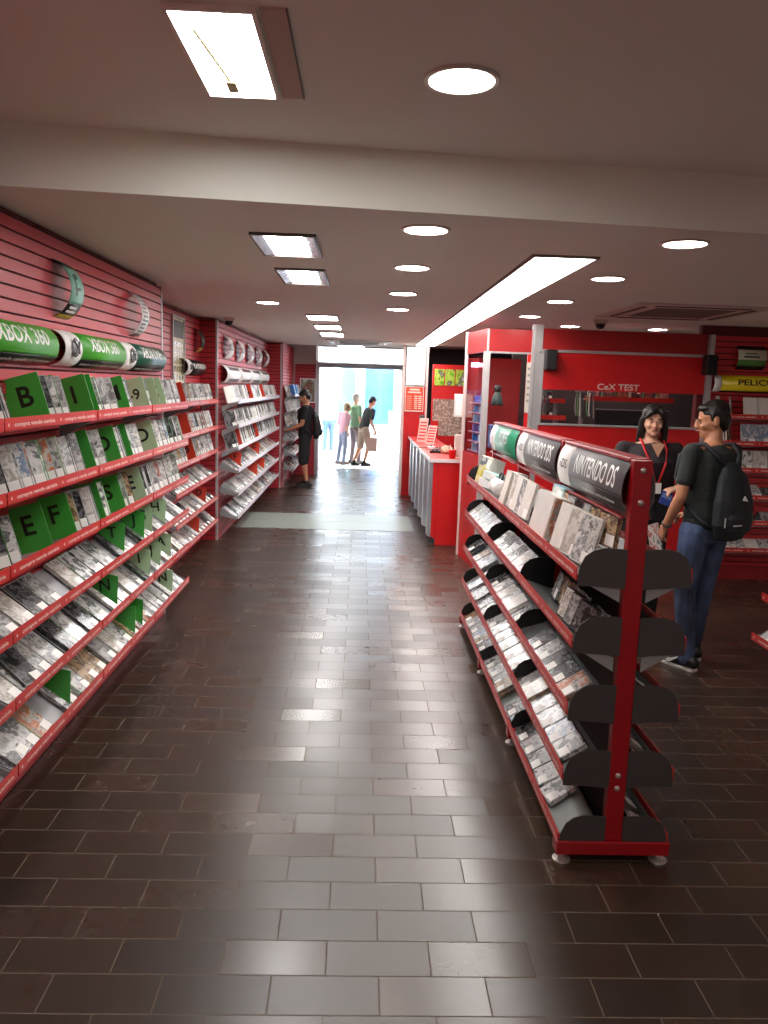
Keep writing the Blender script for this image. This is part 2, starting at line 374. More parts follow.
# ------------------------------------------------------------------ the street
struct(MB().box(-14, 14, 17.0, 40, -.14, -.02).build('pavement', mat('pale_paving', (206,204,200), .6, scale=3)))
def facade():
    r = thing('shop_building', 'bright glazed shop front across the sunlit street', 'building', (0, 29, -.02))
    MB().box(-13, 13, 1.2, 2, 0, 9).build('wall', mat('pale_render', (222,224,226), .7), r)
    fr = MB(); gl = MB()
    for k in range(-8, 9): fr.box(k*1.4-.05, k*1.4+.05, -.05, .1, 0, 3.4)
    fr.box(-13, 13, -.06, .12, 3.3, 4.2); fr.box(-13, 13, -.06, .1, 0, .35)
    fr.build('shop_front_frame', mat('shop_frame_grey', (150,160,170), .5), r)
    cols = [mat('window_blue', (40,96,150), .3), mat('window_sky', (70,130,165), .3), mat('window_dark', (26,44,66), .3), mat('window_teal', (60,120,130), .3)]
    for k in range(-8, 8):
        d = link('display', MB().box(k*1.4+.15, k*1.4+.55+.5*RND.random(), .5, .6, .4, 1.2+1.6*RND.random()).box(k*1.4+.7, k*1.4+1.2, .6, .7, .9, 2.9).mesh('display', cols[k % 4]), r)
    MB().box(-13, 13, .02, .03, .35, 3.3).build('glazing', GLASS, r)
    for zz in (5.2, 7.2):
        for k in range(-6, 7): MB().box(k*2-.4, k*2+.4, 1.15, 1.25, zz-.6, zz+.8).build('window', cols[2], r)
facade()

# ------------------------------------------------------------------ lamps
EM = lambda n, s, c=(255,246,236): mat(n, c, emit=s)
glow_box()
def downlight(x, y, z, label, r=.107, near=False, side=False, back=False):
    o = thing('downlight', label, 'ceiling light', (x, y, z), 'round downlights in the ceiling')
    MB().lathe([(r, 0), (r, -.006), (r*.96, -.010), (r*.86, -.009), (r*.84, -.002), (r*.84, 0)], 32).build('ring', mat('lamp_ring', (206,200,194), .35, .3), o, smooth=False)
    MB().lathe([(r*.85, -.001), (r*.83, -.006), (r*.5, -.010), (.001, -.011)], 32).build('lens', EM('fill_lamp_back', LAMP_BACK_FILL) if back else EM('round_lamp_soft', LAMP_NEAR_ROUND) if near else EM('round_lamp_side', LAMP_SIDE) if side else EM('round_lamp', LAMP_ROUND), o, smooth=True)
downlight(.268, 2.483, HIGH, 'big round downlight alone in the raised ceiling near the camera', .112, True)
for i, (x, y) in enumerate([(.258,3.55), (.27,4.65), (.285,5.92), (.30,7.12)]):
    downlight(x, y, CEIL, '%s round downlight after the ceiling step, row between square lamps and light trough' % ORD[i])
for i, (x, y) in enumerate([(1.411,3.634), (1.424,4.79), (1.456,6.06), (1.498,7.328)]):
    downlight(x, y, CEIL, '%s round downlight after the ceiling step, row between light trough and service window' % ORD[i], side=True)
downlight(-.80, 6.92, CEIL, 'round downlight beyond the square lamps, close to the recessed red bay')
for i, (x, y) in enumerate([(.3,.9), (-1.0,-1.2), (1.5,-.8), (.3,-2.2), (2.4,1.2)]):  # unseen lamps added behind the camera to lift the ceiling by bounce
    downlight(x, y, HIGH, 'added fill downlight in the raised ceiling behind the camera, %s' % ['beside near lamp','first of back row','second of back row','rearmost one','over the next aisle'][i], .112, back=i not in (0, 4), near=True)
def square_light(x0, x1, y0, y1, z, label, wings=True, e=None, fm=None):
    o = thing('recessed_ceiling_lamp', label, 'ceiling light', (x0, y0, z), 'square recessed lamps')
    w, d = x1-x0, y1-y0; a = .2*w if wings else .03*w
    MB().box(0,w,0,.012,-.014,0).box(0,w,d-.012,d,-.014,0).box(0,.012,.012,d-.012,-.014,0).box(w-.012,w,.012,d-.012,-.014,0).build('frame', fm or mat('lamp_frame_dark', (92,84,80), .4, .4), o)
    if wings:
        MB().prism([(.012,.012,-.013),(a,.012,-.002),(a,d-.012,-.002),(.012,d-.012,-.013)], (0,0,.002)).prism([(w-a,.012,-.002),(w-.012,.012,-.013),(w-.012,d-.012,-.013),(w-a,d-.012,-.002)], (0,0,.002)).build('reflector', mat('mirror_reflector', (226,222,234), .25, .6), o)
    MB().box(a, w-a, .012, d-.012, -.006, -.002).build('diffuser', EM('square_lamp', LAMP_SQUARE, (255,252,250)) if e is None else EM('square_lamp_soft', e, (255,252,250)), o)
    return o
square_light(-.525,-.222, 3.77, 4.37, CEIL, 'oblong mirrored ceiling lamp, first beyond the ceiling step')
square_light(-.528,-.230, 4.87, 5.53, CEIL, 'oblong mirrored ceiling lamp, second beyond the ceiling step')
for i, (a, b) in enumerate([(7.96,8.53), (9.23,9.87), (10.5,11.3)]):
    square_light(-.56,-.245, a, b, CEIL, ['first','middle','last'][i]+' of three plain oblong lamps deeper along the ceiling', False)
square_light(-.42,.05, 13.66, 14.04, CEIL, 'wide oblong lamp just before the white box with added glow', False)
def near_lamp():
    o = square_light(-.505,-.278, 2.09, 2.69, HIGH, 'large oblong white lamp beside a loose panel in the raised ceiling', False, LAMP_NEAR_SQUARE, mat('lamp_frame_pale', (226,220,214), .5))
    MB().tube([(.06,.08,-.02),(.10,.45,-.02)], .006).box(.085,.115,.42,.5,-.03,-.006).build('lamp_holder', mat('yellowed_plastic', (206,200,150), .5), o)
    MB().box(.235,.30,0,.6,-.006,0).build('cover_panel', mat('cover_panel', (196,178,166), .8), o)
    MB().box(.30,.303,0,.6,-.008,0).build('panel_gap', BLACK, o)
near_lamp()
def trough():
    o = thing('light_trough', 'long glowing light trough running along the ceiling above the counter', 'ceiling light', (.845, 4.09, CEIL))
    L = 8.85
    MB().box(-.018,0,-.018,L,-.012,0).box(.307,.32,-.018,L,-.012,0).box(0,.307,-.018,0,-.012,0).build('frame', mat('trough_frame', (120,108,102), .5), o)
    MB().box(0,.307,0,L,-.005,-.001).build('diffuser', EM('strip_lamp', LAMP_STRIP, (255,250,246)), o)
    mb = MB()
    for k in range(1, 6): mb.box(.148, .160, 1.45*k-.02, 1.45*k+.02, -.008, -.005)
    mb.build('clip', ALU, o)
trough()
def lit_sign():
    o = thing('lit_panel', 'blank glowing white panel on pillar above the orange price board', 'light box', (.715, 12.99, 1.79))
    MB().box(0,.30,-.03,.01,0,.60).build('casing', mat('white_frame', (226,226,230), .4), o, bevel=.004)
    MB().box(.012,.288,-.034,-.029,.012,.588).build('face', EM('lit_face', 2.2), o)
lit_sign()
def cassette(x0, x1, y0, y1, label):
    o = thing('air_conditioner', label, 'air conditioner', ((x0+x1)/2, (y0+y1)/2, CEIL), 'ceiling cassettes')
    a, b = (x1-x0)/2, (y1-y0)/2
    MB().box(-a,a,-b,b,-.012,0).build('panel', mat('cassette_panel', (206,192,184), .6), o, bevel=.004)
    mb = MB()
    for k in range(12): mb.box(-a*.6, a*.6, -b*.6+k*b*.1, -b*.6+k*b*.1+b*.05, -.016, -.011)
    mb.build('grille', mat('cassette_grille', (120,108,102), .6), o)
    for s in (-1, 1):
        MB().box(-a*.7,a*.7,s*b*.82-.02,s*b*.82+.02,-.016,-.011).build('air_slot', BLACK, o)
        MB().box(s*a*.82-.02,s*a*.82+.02,-b*.7,b*.7,-.016,-.011).build('air_slot', BLACK, o)
cassette(2.02, 3.05, 5.95, 7.1, 'square air conditioner cassette in the ceiling above the service window')
cassette(-.55, .45, 12.1, 13.4, 'square air conditioner cassette in the ceiling near the entrance')
def dome(x, y, label):
    o = thing('security_camera', label, 'camera', (x, y, CEIL))
    MB().lathe([(.06,0),(.06,-.025),(.05,-.035)], 20).build('base', mat('camera_white', (196,180,170), .5), o)
    MB().lathe([(.046,-.033),(.042,-.055),(.025,-.078),(.001,-.085)], 20).build('dome', mat('dome_black', (20,18,20), .1), o, smooth=True)
dome(2.18, 7.46, 'small dome camera on the ceiling above the service window')
dome(-1.42, 8.75, 'small dome camera on the ceiling beside the red slatted pillar')
for x in (2.1, 3.0): downlight(x, 8.25, CEIL, 'added fill downlight in the room behind the service window, %s speaker' % ('by post' if x < 2.5 else 'by sign'))  # lamps added to brighten the dark room seen through the service window

# ------------------------------------------------------------------ cases, shelves, dividers
CW, CT, CH = .135, .015, .19
def case_meshes(w, t, h, tag_):
    sh = MB().box(-w/2, w/2, -t/2, t/2, 0, h)
    cv = MB().box(-w/2+.004, w/2-.003, -t/2-.0006, -t/2+.0005, .004, h-.004).box(-w/2-.0006, -w/2+.0005, -t/2+.001, t/2-.001, .004, h-.004).box(w/2-.0005, w/2+.0006, -t/2+.001, t/2-.001, .004, h-.004)
    st = MB().box(w/2-.064, w/2-.006, -t/2-.0014, -t/2, .008, .05)
    D = {}
    for nm, m in (('clear', CLEAR), ('green', GCASE), ('black', KCASE), ('white', WCASE)): D[nm] = sh.mesh('case_shell', m)
    for nm, m in COVERS: D[nm] = cv.mesh('cover', m)
    D['sticker'] = st.mesh('sticker', STICK)
    for nm, m in COVERS:                      # one mesh for cases too small to show their parts
        for sn, sm in (('clear', CLEAR), ('black', KCASE)):
            a = MB(); a.v = sh.v+cv.v+st.v; n1, n2 = len(sh.v), len(sh.v)+len(cv.v)
            a.f = sh.f+[tuple(i+n1 for i in f) for f in cv.f]+[tuple(i+n2 for i in f) for f in st.f]
            a.m = [0]*len(sh.f)+[1]*len(cv.f)+[2]*len(st.f); D[nm+sn] = a.mesh('case', [sm, m, STICK])
    return D
DVD = case_meshes(CW, CT, CH, 'd')
KEEP = case_meshes(.135, .016, .125, 'k')
CNT = {}
def a_case(D, M, where, shell='clear', cov=None, name='game_case', noun='game case', group=None, parts=True, cat='game case', sticker=True, weights=None):
    c = cov or RND.choices(COVERS, weights or [5,5,1.3,4,5,1,1,1.2,1.5,4])[0][0]
    k = (where,); CNT[k] = CNT.get(k, 0)+1
    end = 'near end' if 'customer side' in where else 'rear end' if 'gondola' in where else 'window end' if 'film' in where else 'post end' if 'window' in where else 'near end'
    lab = '%s %s, %s from %s %s' % (c, noun, ORD[CNT[k]-1], end, where)
    if parts:
        o = link(name, D[shell], None, M)
        link('cover', D[c], o)
        if sticker: link('price_sticker', D['sticker'], o)
    else: o = link(name, D[c+('black' if shell == 'black' else 'clear')], None, M)
    return tag(o, lab, cat, group)

class Tray:
    """where things lie on one shelf; F: frame with x along, y into the wall, z up at the lip's foot"""
    def __init__(s, F, tau, y0=.006, z0=.012): s.F = F; s.tau = tau; s.y0 = y0; s.z0 = z0
    def M(s, u, d, h, yaw=0., roll=0.):
        return s.F @ T((u, s.y0, s.z0)) @ Rm(-s.tau, 'X') @ T((0, d, h)) @ Rm(yaw, 'Z') @ Rm(roll, 'Y')
LIPTXT = 'compra  vende  cambia    compra  vende  cambia'
def lip_text(L, z=.012, h=.013):
    mb = MB(); n = max(1, round(L/.5))
    for k in range(n): flat_text(mb, 'compra vende cambia', h*1.2, T((L*(k+.54)/n, -.0055, z-.002)), L/n*.78, 0, .025)
    for k in range(n):
        mb.prism([(L*(k+.04)/n, -.0058, z+.004), (L*(k+.04)/n+.008, -.0058, z-.003), (L*(k+.04)/n+.016, -.0058, z+.004), (L*(k+.04)/n+.008, -.0058, z+.013)], (0,-.0006,0))
    return mb
SHM = {}
def shelf(F, L, tau, D, label, lipm=LIPR, group=None, text=True, flat=False, parent=None, boardm=STEEL):
    """sloping metal shelf hooked on the slats: board, front lip with lettering, two brackets"""
    if parent: o = bpy.data.objects.new('shelf', None); COL.objects.link(o); o.parent = parent; o.matrix_local = F
    else: o = thing('display_shelf', label, 'shelf', F, group)
    k = (L, tau, D, lipm.name, text)
    if k not in SHM:
        b = MB(); g0 = MB(); g = g0; g2 = MB(); R = T((0, .004, .006)) @ Rm(-tau, 'X')
        if tau < .6:
            b.box(.002, L-.002, 0, D-.012, -.004, 0, 0, R)
            yb, zb = .004+(D-.012)*math.cos(tau), .006-(D-.012)*math.sin(tau)
            for x, g in ((.0, g), (L-.004, g2)): g.prism([(x,.004,.0),(x,yb,zb-.006),(x,yb,zb-.06),(x,.006,-.012)], (.004,0,0))
        else:
            h = min(.205, (D-.04)/math.sin(tau))
            b.box(.002, L-.002, .040, .044, 0, h, 0, R).box(.002, L-.002, 0, .042, -.004, 0, 0, R)
            yb, zb = .004+.044*math.cos(tau)+h*math.sin(tau), .006-.044*math.sin(tau)+h*math.cos(tau)
            for x, g in ((.0, g), (L-.004, g2)): g.prism([(x,.004,0),(x,yb,zb-.004),(x,D,zb-.03),(x,D,zb-.14 if zb > .1 else zb-.08),(x,.03,-.02)], (.004,0,0))
        lp = MB().box(.0, L, -.005, -.001, -.012, .034).box(0, L, -.005, .008, -.014, -.010)
        SHM[k] = (b.mesh('board', boardm), lp.mesh('lip', lipm), [q.mesh('bracket', mat('bracket_grey', (140,140,142), .5)) for q in (g0, g2)], lip_text(L, .004).mesh('lettering', mat('lip_lettering', (252,216,206), .5)) if text else None)
    B, P, G, X = SHM[k]
    link('board', B, o); l = link('lip', P, o)
    for q in G: link('bracket', q, o)
    if X: link('lettering', X, l)
    return o
def divider(tray, u, letter, m, label, low=False, d1=.165, face=-1, lettercol=None, group=None, hh=.2):
    o = thing('letter_divider', label, 'divider', tray.M(u, 0, 0), group)
    mb = MB()
    if low:
        o.matrix_local = tray.F @ T((u, 0, 0)); pts = [(-.0015, .010, .030), (-.0015, .004, .185), (-.0015, .150, .212), (-.0015, .150, .13)]
    else: pts = [(-.0015, .004, .002), (-.0015, .004, hh), (-.0015, d1, hh), (-.0015, d1, .002)]
    mb.prism(pts, (.003, 0, 0)); mb.build('panel', m, o)
    if letter:
        t = MB(); vs, fs, wd = text_geo(letter, .02); k = (.062 if low else .085)/.73
        if len(letter) > 1: k *= .75
        if low: M = Matrix(((0,0,face,0),(-1,0,0,0),(0,1,0,0),(0,0,0,1)))
        M = Matrix(((0,0,-1,-.0022),(-1,0,0,0),(0,1,0,0),(0,0,0,1)))
        cy, cz = (-.04, .10) if low else (.078, .075)
        if low: M = T((0, .072, .108)) @ Rm(-.12, 'X') @ M
        else: M = T((0, cy, cz)) @ M
        t.add([((v[0]-wd/2)*k, v[1]*k, 0) for v in vs], fs, 0, M)
        t.build('letter', lettercol or mat('letter_black', (14,30,18), .5), o)
    return o

XLIP, Y0 = -1.25, 2.86
SHELFZ = [1.575, 1.312, 1.045, .80, .543, .285]
UPT, LOT = math.radians(16), math.radians(52)
LEVEL = ['top shelf', 'second shelf down', 'third shelf down', 'fourth shelf down', 'fifth shelf down', 'bottom shelf']
BAYN = ['first', 'second', 'third']
Fw = frame((XLIP, Y0, 0), (1,0,0))
for k in range(6):                                # the stub of the bay beside the camera
    shelf(Fw @ T((-1.01, 0, SHELFZ[k]-.012)), .998, UPT if k < 3 else LOT, .19, 'red lipped shelf of the bay beside the camera, %s' % LEVEL[k], group='green wall shelves')
for b in range(3):
    for k in range(6):
        shelf(Fw @ T((b*1.01, 0, SHELFZ[k]-.012)), .998, UPT if k < 3 else LOT, .19, 'red lipped sloping shelf, %s, %s bay of green sign wall' % (LEVEL[k], BAYN[b]), group='green wall shelves')
# dividers: (shelf, distance along, letter, pale?)
DIVS = [(0,.47,'B',0), (0,1.02,'I',0), (0,1.10,'',0), (0,1.62,'M',0), (0,2.04,'-9',1), (0,2.29,'3',1), (0,2.46,'C',1),
        (1,1.03,'I',0), (1,1.44,'D',0), (1,1.66,'',0), (1,2.22,'D',1),
        (2,.45,'E',0), (2,.74,'F',0), (2,1.16,'',0), (2,1.50,'S',0), (2,1.93,'E',1),
        (3,1.44,'T',0), (3,1.84,'J',0), (3,2.02,'G',1), (3,2.36,'H',1),
        (4,1.30,'N',0), (4,1.96,'I',1), (4,2.22,'J',1), (4,2.50,'A',1),
        (5,.58,'',0), (5,1.62,'',0), (5,1.78,'',0), (5,2.54,'N',1)]
SEEN = {}
def div_label(l, k, wall, col):
    n = SEEN[(l, k, wall)] = SEEN.get((l, k, wall), 0)+1
    if l: return '%s divider card lettered %s on the %s, %s%s' % (col, l, LEVEL[k], wall, ['', ', farther one', ', farthest one'][n-1])
    return '%s blank divider card on the %s, %s%s' % (col, LEVEL[k], wall, ['', ', farther one', ', farthest one'][n-1])
for (k, u, l, p) in DIVS:
    tr = Tray(Fw @ T((0, 0, SHELFZ[k]-.012)), UPT if k < 3 else LOT)
    divider(tr, u, l, DIVP if p else DIVG, div_label(l, k, 'green sign wall', 'pale green' if p else 'green'), k >= 3, group='letter dividers of the green sign wall')
SHELLS = ['clear']*6+['green']*2+['black']*2
def fill_upper(F, L, tau, divs, where, name='game_case', noun='game case', group=None, sgn=-1, parts=True, pitch=.1, D=DVD, start=0., lipofs=.012, yawr=(.75,1.15), weights=None, shells=SHELLS, cat='game case', skip=(), gaps={}):
    tr = Tray(F, tau); u = start+.06
    stops = sorted(divs)+[L+.06]; i = 0
    while u < L-.05:
        nxt = next((s for s in stops if s > u-.03), L)
        if nxt in gaps and nxt-gaps[nxt]-.02 < u < nxt: u = nxt+.075; continue
        if nxt-u < .065: u = nxt+.075; continue
        if any(a < u < b for a, b in skip): u += .05; continue
        yaw = RND.uniform(*yawr); n = RND.choice([1,1,1,2,2,3]); stepu = .017/max(.5, math.sin(yaw))
        c = None
        for j in range(n):
            if u+j*stepu > nxt-.055: break
            w_ = where(u) if callable(where) else where
            a_case(D, tr.M(u+j*stepu, .078, .002, sgn*yaw), w_, RND.choice(shells), c, name, noun, group, parts, cat, weights=weights)
        u += (n-1)*stepu+pitch*RND.uniform(.82, 1.2)
def fill_lower(F, L, tau, divs, where, name='game_case', noun='game case', group=None, parts=True, pitch=.146, D=DVD, start=0., w=.135, p_top=.3, weights=None, shells=SHELLS, cat='game case', skip=(), p_gap=.04):
    tr = Tray(F, tau); u = start+w/2+.006
    while u < L-w/2:
        near = [s for s in divs if abs(s-u) < w/2+.006]
        if near: u = max(near)+w/2+.012; continue
        if any(a < u < b for a, b in skip): u += .05; continue
        if RND.random() > p_gap:
            w_ = where(u) if callable(where) else where
            r = RND.gauss(0, .025)
            a_case(D, tr.M(u, .030, .004, 0, r), w_, RND.choice(shells), None, name, noun, group, parts, cat, weights=weights)
            if RND.random() < p_top: a_case(D, tr.M(u+RND.uniform(-.02,.03), .0135, .004, RND.uniform(-.04,.04), RND.gauss(0,.06)), w_, RND.choice(shells), None, name, noun, group, parts, cat, weights=weights)
        u += pitch*RND.uniform(.95, 1.06)
GAPS = [{.47:.24, 1.02:.2, 1.62:.16, 2.04:.3, 2.29:.12, 2.46:.1}, {1.03:.12, 1.44:.2, 2.22:.2}, {.45:.2, .74:.2, 1.50:.24, 1.93:.2}]
for k in range(6):
    F = Fw @ T((0, 0, SHELFZ[k]-.012)); dv = [d[1] for d in DIVS if d[0] == k]
    wh = lambda u, k=k: 'of %s, %s bay, green sign wall' % (LEVEL[k].replace(' down', '').replace('shelf', 'shelf' if k in (0,5) else 'shelf down'), BAYN[min(2, int(u/1.01))])
    if k < 3: fill_upper(F, 3.0, UPT, dv, wh, group='game cases on the green sign wall', pitch=.098, gaps=GAPS[k])
    else: fill_lower(F, 3.02, LOT, dv, wh, group='game cases on the green sign wall')

# recessed bay
Fr = frame((-1.53, 6.72, 0), (1,0,0)); RZ = [1.545, 1.265, 1.02, .772, .51, .262]
RD = [(0,.5,'',0), (2,.92,'B',0), (4,1.35,'D',0), (5,1.0,'',0), (1,.72,'',0)]
for k in range(6):
    for b in range(2):
        shelf(Fr @ T((b*1.0, 0, RZ[k]-.012)), .99, UPT if k < 3 else LOT, .19, 'red lipped shelf, %s, %s half of recessed red bay' % (LEVEL[k], ['nearer','farther'][b]), group='recessed bay shelves')
    F = Fr @ T((0, 0, RZ[k]-.012)); tr = Tray(F, UPT if k < 3 else LOT)
    for (kk, u, l, p) in RD:
        if kk == k: divider(tr, u, l, DIVR, div_label(l, k, 'recessed red bay', 'orange red'), k >= 3, lettercol=BLACK, group='letter dividers of the recessed bay')
    dv = [d[1] for d in RD if d[0] == k]; wh = 'of %s in the recessed red bay' % LEVEL[k]
    if k < 3: fill_upper(F, 1.98, UPT, dv, wh, gaps={s: .25 for s in dv}, group='game cases in the recessed bay', parts=False, pitch=.10, start=.3 if k == 0 else .2)
    else: fill_lower(F, 1.98, LOT, dv, wh, group='game cases in the recessed bay', parts=False, start=.1, p_top=.15)

# far white-lit wall: shelves, letters, and its cases (past the three hundred that show largest) as one mass
Ff = frame((-1.33, 8.86, 0), (1,0,0)); FZ = [1.54, 1.275, 1.035, .785, .525, .265]
FD = [(0,1.35,'G',0), (0,2.6,'',0), (2,.42,'E',0), (2,1.95,'H',0), (3,.25,'F',0), (3,1.9,'C',0), (4,1.7,'',0), (4,2.5,'',0)]
mass_v = MB(); MASSM = [CLEAR]+[m for n, m in COVERS]+[STICK]
def mass_case(M):
    global mass_v
    ci = 1+RND.choices(range(10), [6,5,1,3,6,1,.5,.7,1.5,5])[0]; w, t, h = CW, CT, CH
    mass_v.box(-w/2, w/2, -t/2, t/2, 0, h, 0, M).box(-w/2+.004, w/2-.003, -t/2-.001, -t/2, .004, h-.004, ci, M).box(w/2-.001, w/2+.001, -t/2+.001, t/2-.001, .004, h-.004, ci, M).box(w/2-.058, w/2-.01, -t/2-.0018, -t/2-.001, .01, .045, 11, M)
def mass_shelf(F, L, k, divs):
    tr = Tray(F, UPT if k < 3 else LOT); u = .08
    while u < L-.06:
        if any(-.07 < s-u < (.22 if k < 3 else .07) for s in divs): u += .04; continue
        if k < 3:
            for j in range(RND.choice([1,1,2])): mass_case(tr.M(u+j*.02, .078, .002, -RND.uniform(.7,1.1)))
            u += RND.uniform(.085,.13)
        else:
            mass_case(tr.M(u, .03, .004, 0, RND.gauss(0,.05))); u += RND.uniform(.138,.155)
            if RND.random() < .25: mass_case(tr.M(u-.15, .013, .004, .03, RND.gauss(0,.12)))
for k in range(6):
    for b in range(4):
        shelf(Ff @ T((b*1.1, 0, FZ[k]-.012)), 1.09, UPT if k < 3 else LOT, .20, 'pale lipped shelf, %s, %s bay of white lit far wall' % (LEVEL[k], ORD[b]), lipm=LIPW, group='white lit wall shelves', text=False)
    F = Ff @ T((0, 0, FZ[k]-.012)); tr = Tray(F, UPT if k < 3 else LOT)
    for (kk, u, l, p) in FD:
        if kk == k: divider(tr, u, l, DIVR, div_label(l, k, 'white lit far wall', 'orange red'), k >= 3, lettercol=BLACK, group='letter dividers of the far wall')
    mass_shelf(F, 4.35, k, [d[1] for d in FD if d[0] == k])
Fe = frame((-1.10, 13.58, 0), (1,0,0)); EZ = [1.56, 1.31, 1.07, .82, .57, .32]
for k in range(6):
    for b in range(2):
        shelf(Fe @ T((b*.98, 0, EZ[k]-.012)), .97, UPT if k < 3 else LOT, .18, 'pale lipped shelf, %s, %s bay behind the browsing man' % (LEVEL[k], ['nearer','farther'][b]), lipm=LIPW, group='entrance wall shelves', text=False)
    mass_shelf(Fe @ T((0, 0, EZ[k]-.012)), 1.9, k, [])
o = mass_v.build('game_cases_far', MASSM); tag(o, 'many pale game cases filling the far white lit wall shelves', 'game cases', kind='stuff')
for i, u in enumerate((.2, .75)):
    tr = Tray(Fe @ T((0,0,EZ[0])), UPT)
    r = link('accessory_box', MB().box(-.14,.14,.0,.06,.0,.17).mesh('accessory_box', mat('box_blue', (40,110,190), .4)), None, tr.M(u, -.01, .0)); tag(r, 'blue accessory box, %s one on the top shelf by the entrance' % ['nearer','farther'][i], 'box', 'blue boxes near the entrance')
    MB().lathe([(.045,0),(.045,.001)], 20).build('picture', BLACK, r, M=T((0,-.002,.09)) @ Rm(PI/2,'X'))

# ------------------------------------------------------------------ header signs and wall cards
def header_sign(F, L, z0, z1, bulge, y, bands, texts, label, group=None, name='header_sign', foot=None, parent=None, tilt=0.):
    """half-round sign: bands = [(x0,x1,material,part name)], foot = (fraction, material) strip along the lower edge"""
    root = thing(name, label, 'sign', F, group) if not parent else None
    if parent: root = bpy.data.objects.new(name, None); COL.objects.link(root); root.parent = parent; root.matrix_local = F
    prof = arc(y, z0, y-tilt, z1, bulge); f, AL = prof
    def piece(x0, x1, v0, v1, m, nm):
        mb = MB(); mb.sheet(lambda a, b: ((x0+(x1-x0)*a, f(v0+(v1-v0)*b)[0][0], f(v0+(v1-v0)*b)[0][1]), (0, *f(v0+(v1-v0)*b)[1])), 2, 14, .004)
        return mb.build(nm, m, root, smooth=True)
    for (x0, x1, m, nm) in bands:
        if foot and nm == 'panel':
            piece(x0, x1, foot[0], 1, m, nm); piece(x0, x1, 0, foot[0], foot[1], 'caption_band')
        else: piece(x0, x1, 0, 1, m, nm)
    for (s, h, wd, x, v0, m) in texts:
        t = MB(); arc_text(t, s, h, wd, x, v0, prof, 0, .015 if h > .02 else .008); t.build('lettering', m, root)
    return root
WTXT = mat('sign_lettering', (238,240,236), .4)
Fs = frame((XL, 0, 0), (1,0,0))
SP = dict(z0=1.795, z1=1.965, bulge=.075, y=-.012)
CAP = 'compra vende cambia al instante'
def ball(parent, x, prof_y, z, r=.045):
    """a grey ball emblem with a crossed swirl"""
    mb = MB(); mb.lathe([(r,0),(r*.9,.006),(r*.5,.012),(.001,.013)], 24, 0, T((x, prof_y, z)) @ Rm(PI/2, 'X')); mb.build('emblem', mat('emblem_grey', (150,155,158), .25, .4), parent, smooth=True)
    m2 = MB()
    for s in (-1, 1):
        m2.tube([(x+s*r*.75, prof_y-.010, z+r*.6), (x+s*r*.25, prof_y-.0155, z+r*.12), (x+s*r*.22, prof_y-.0155, z-r*.12), (x+s*r*.62, prof_y-.010, z-r*.62)], .004, 6)
    m2.build('emblem_swirl', mat('emblem_dark', (92,98,102), .4), parent)
s = header_sign(Fs @ T((2.74,0,0)), .95, **SP, bands=[(0,.2,WHITE,'logo_panel'), (.2,.95,GREEN,'panel')], foot=(.3, SIGNBLK), texts=[('XBOX 360', .074, .50, .34, .50, WTXT), (CAP, .021, .68, .23, .15, WTXT)], label='green half round sign over the front shelves, first of three', group='green header signs'); ball(s, .1, -.09, 1.885)
s = header_sign(Fs @ T((3.775,0,0)), .95, **SP, bands=[(0,.22,WHITE,'logo_panel'), (.22,.95,GREEN,'panel')], foot=(.3, SIGNBLK), texts=[('XBOX 360', .074, .46, .36, .50, WTXT), (CAP, .021, .64, .27, .15, WTXT)], label='green half round sign with white ball emblem end, middle of three', group='green header signs'); ball(s, .11, -.09, 1.885)
s = header_sign(Fs @ T((4.735,0,0)), .95, **SP, bands=[(0,.22,WHITE,'logo_panel'), (.22,.95,DKGREEN,'panel')], foot=(.3, SIGNBLK), texts=[('XBOX ONE', .074, .46, .36, .50, WTXT), (CAP, .021, .64, .27, .15, WTXT)], label='dark teal half round sign beside the aluminium wall corner', group='green header signs'); ball(s, .11, -.09, 1.885)
Fq = frame((XR, 0, 0), (1,0,0))
s = header_sign(Fq @ T((7.85,0,0)), .9, z0=1.80, z1=1.96, bulge=.07, y=-.012, bands=[(0,.2,WHITE,'logo_panel'), (.2,.9,SIGNBLK,'panel')], texts=[('PLAYSTATION', .05, .6, .25, .46, WTXT)], label='black half round sign with white end in the recessed red bay'); ball(s, .1, -.085, 1.88, .03)
Fv = frame((XF, 0, 0), (1,0,0))
for i in range(4):
    y = 8.95+i*1.02
    s = header_sign(Fv @ T((y,0,0)), 1.0, z0=1.73, z1=1.93, bulge=.075, y=-.012, bands=[(0,1.0,WHITE,'panel')], texts=[], label='white half round sign with grey pictures, %s along the far wall' % ORD[i], group='white header signs')
    prof = arc(-.012, 1.73, -.012, 1.93, .075)[0]
    for (x0, x1, v0, v1) in ((.2, .92, .68, .86), (.2, .92, .16, .32)):
        mb = MB(); mb.sheet(lambda a, b: ((x0+(x1-x0)*a, prof(v0+(v1-v0)*b)[0][0]-.001*abs(1), prof(v0+(v1-v0)*b)[0][1]), (0, *prof(v0+(v1-v0)*b)[1])), 1, 5, .002)
        mb.build('picture', [mat('picture_grey', (96,88,100), .4), mat('picture_brown', (92,60,66), .4)][i % 2], s)
def wall_card(F, w, z0, z1, bulge, mats, label, name='promo_card', group=None):
    root = thing(name, label, 'promo card', F, group); f, L = arc(-.004, z0, -.004, z1, bulge)
    for (v0, v1, m, nm) in mats:
        mb = MB(); mb.sheet(lambda a, b: ((w*a, f(v0+(v1-v0)*b)[0][0], f(v0+(v1-v0)*b)[0][1]), (0, *f(v0+(v1-v0)*b)[1])), 2, 10, .003); mb.build(nm, m, root, smooth=True)
    return root, (f, L)
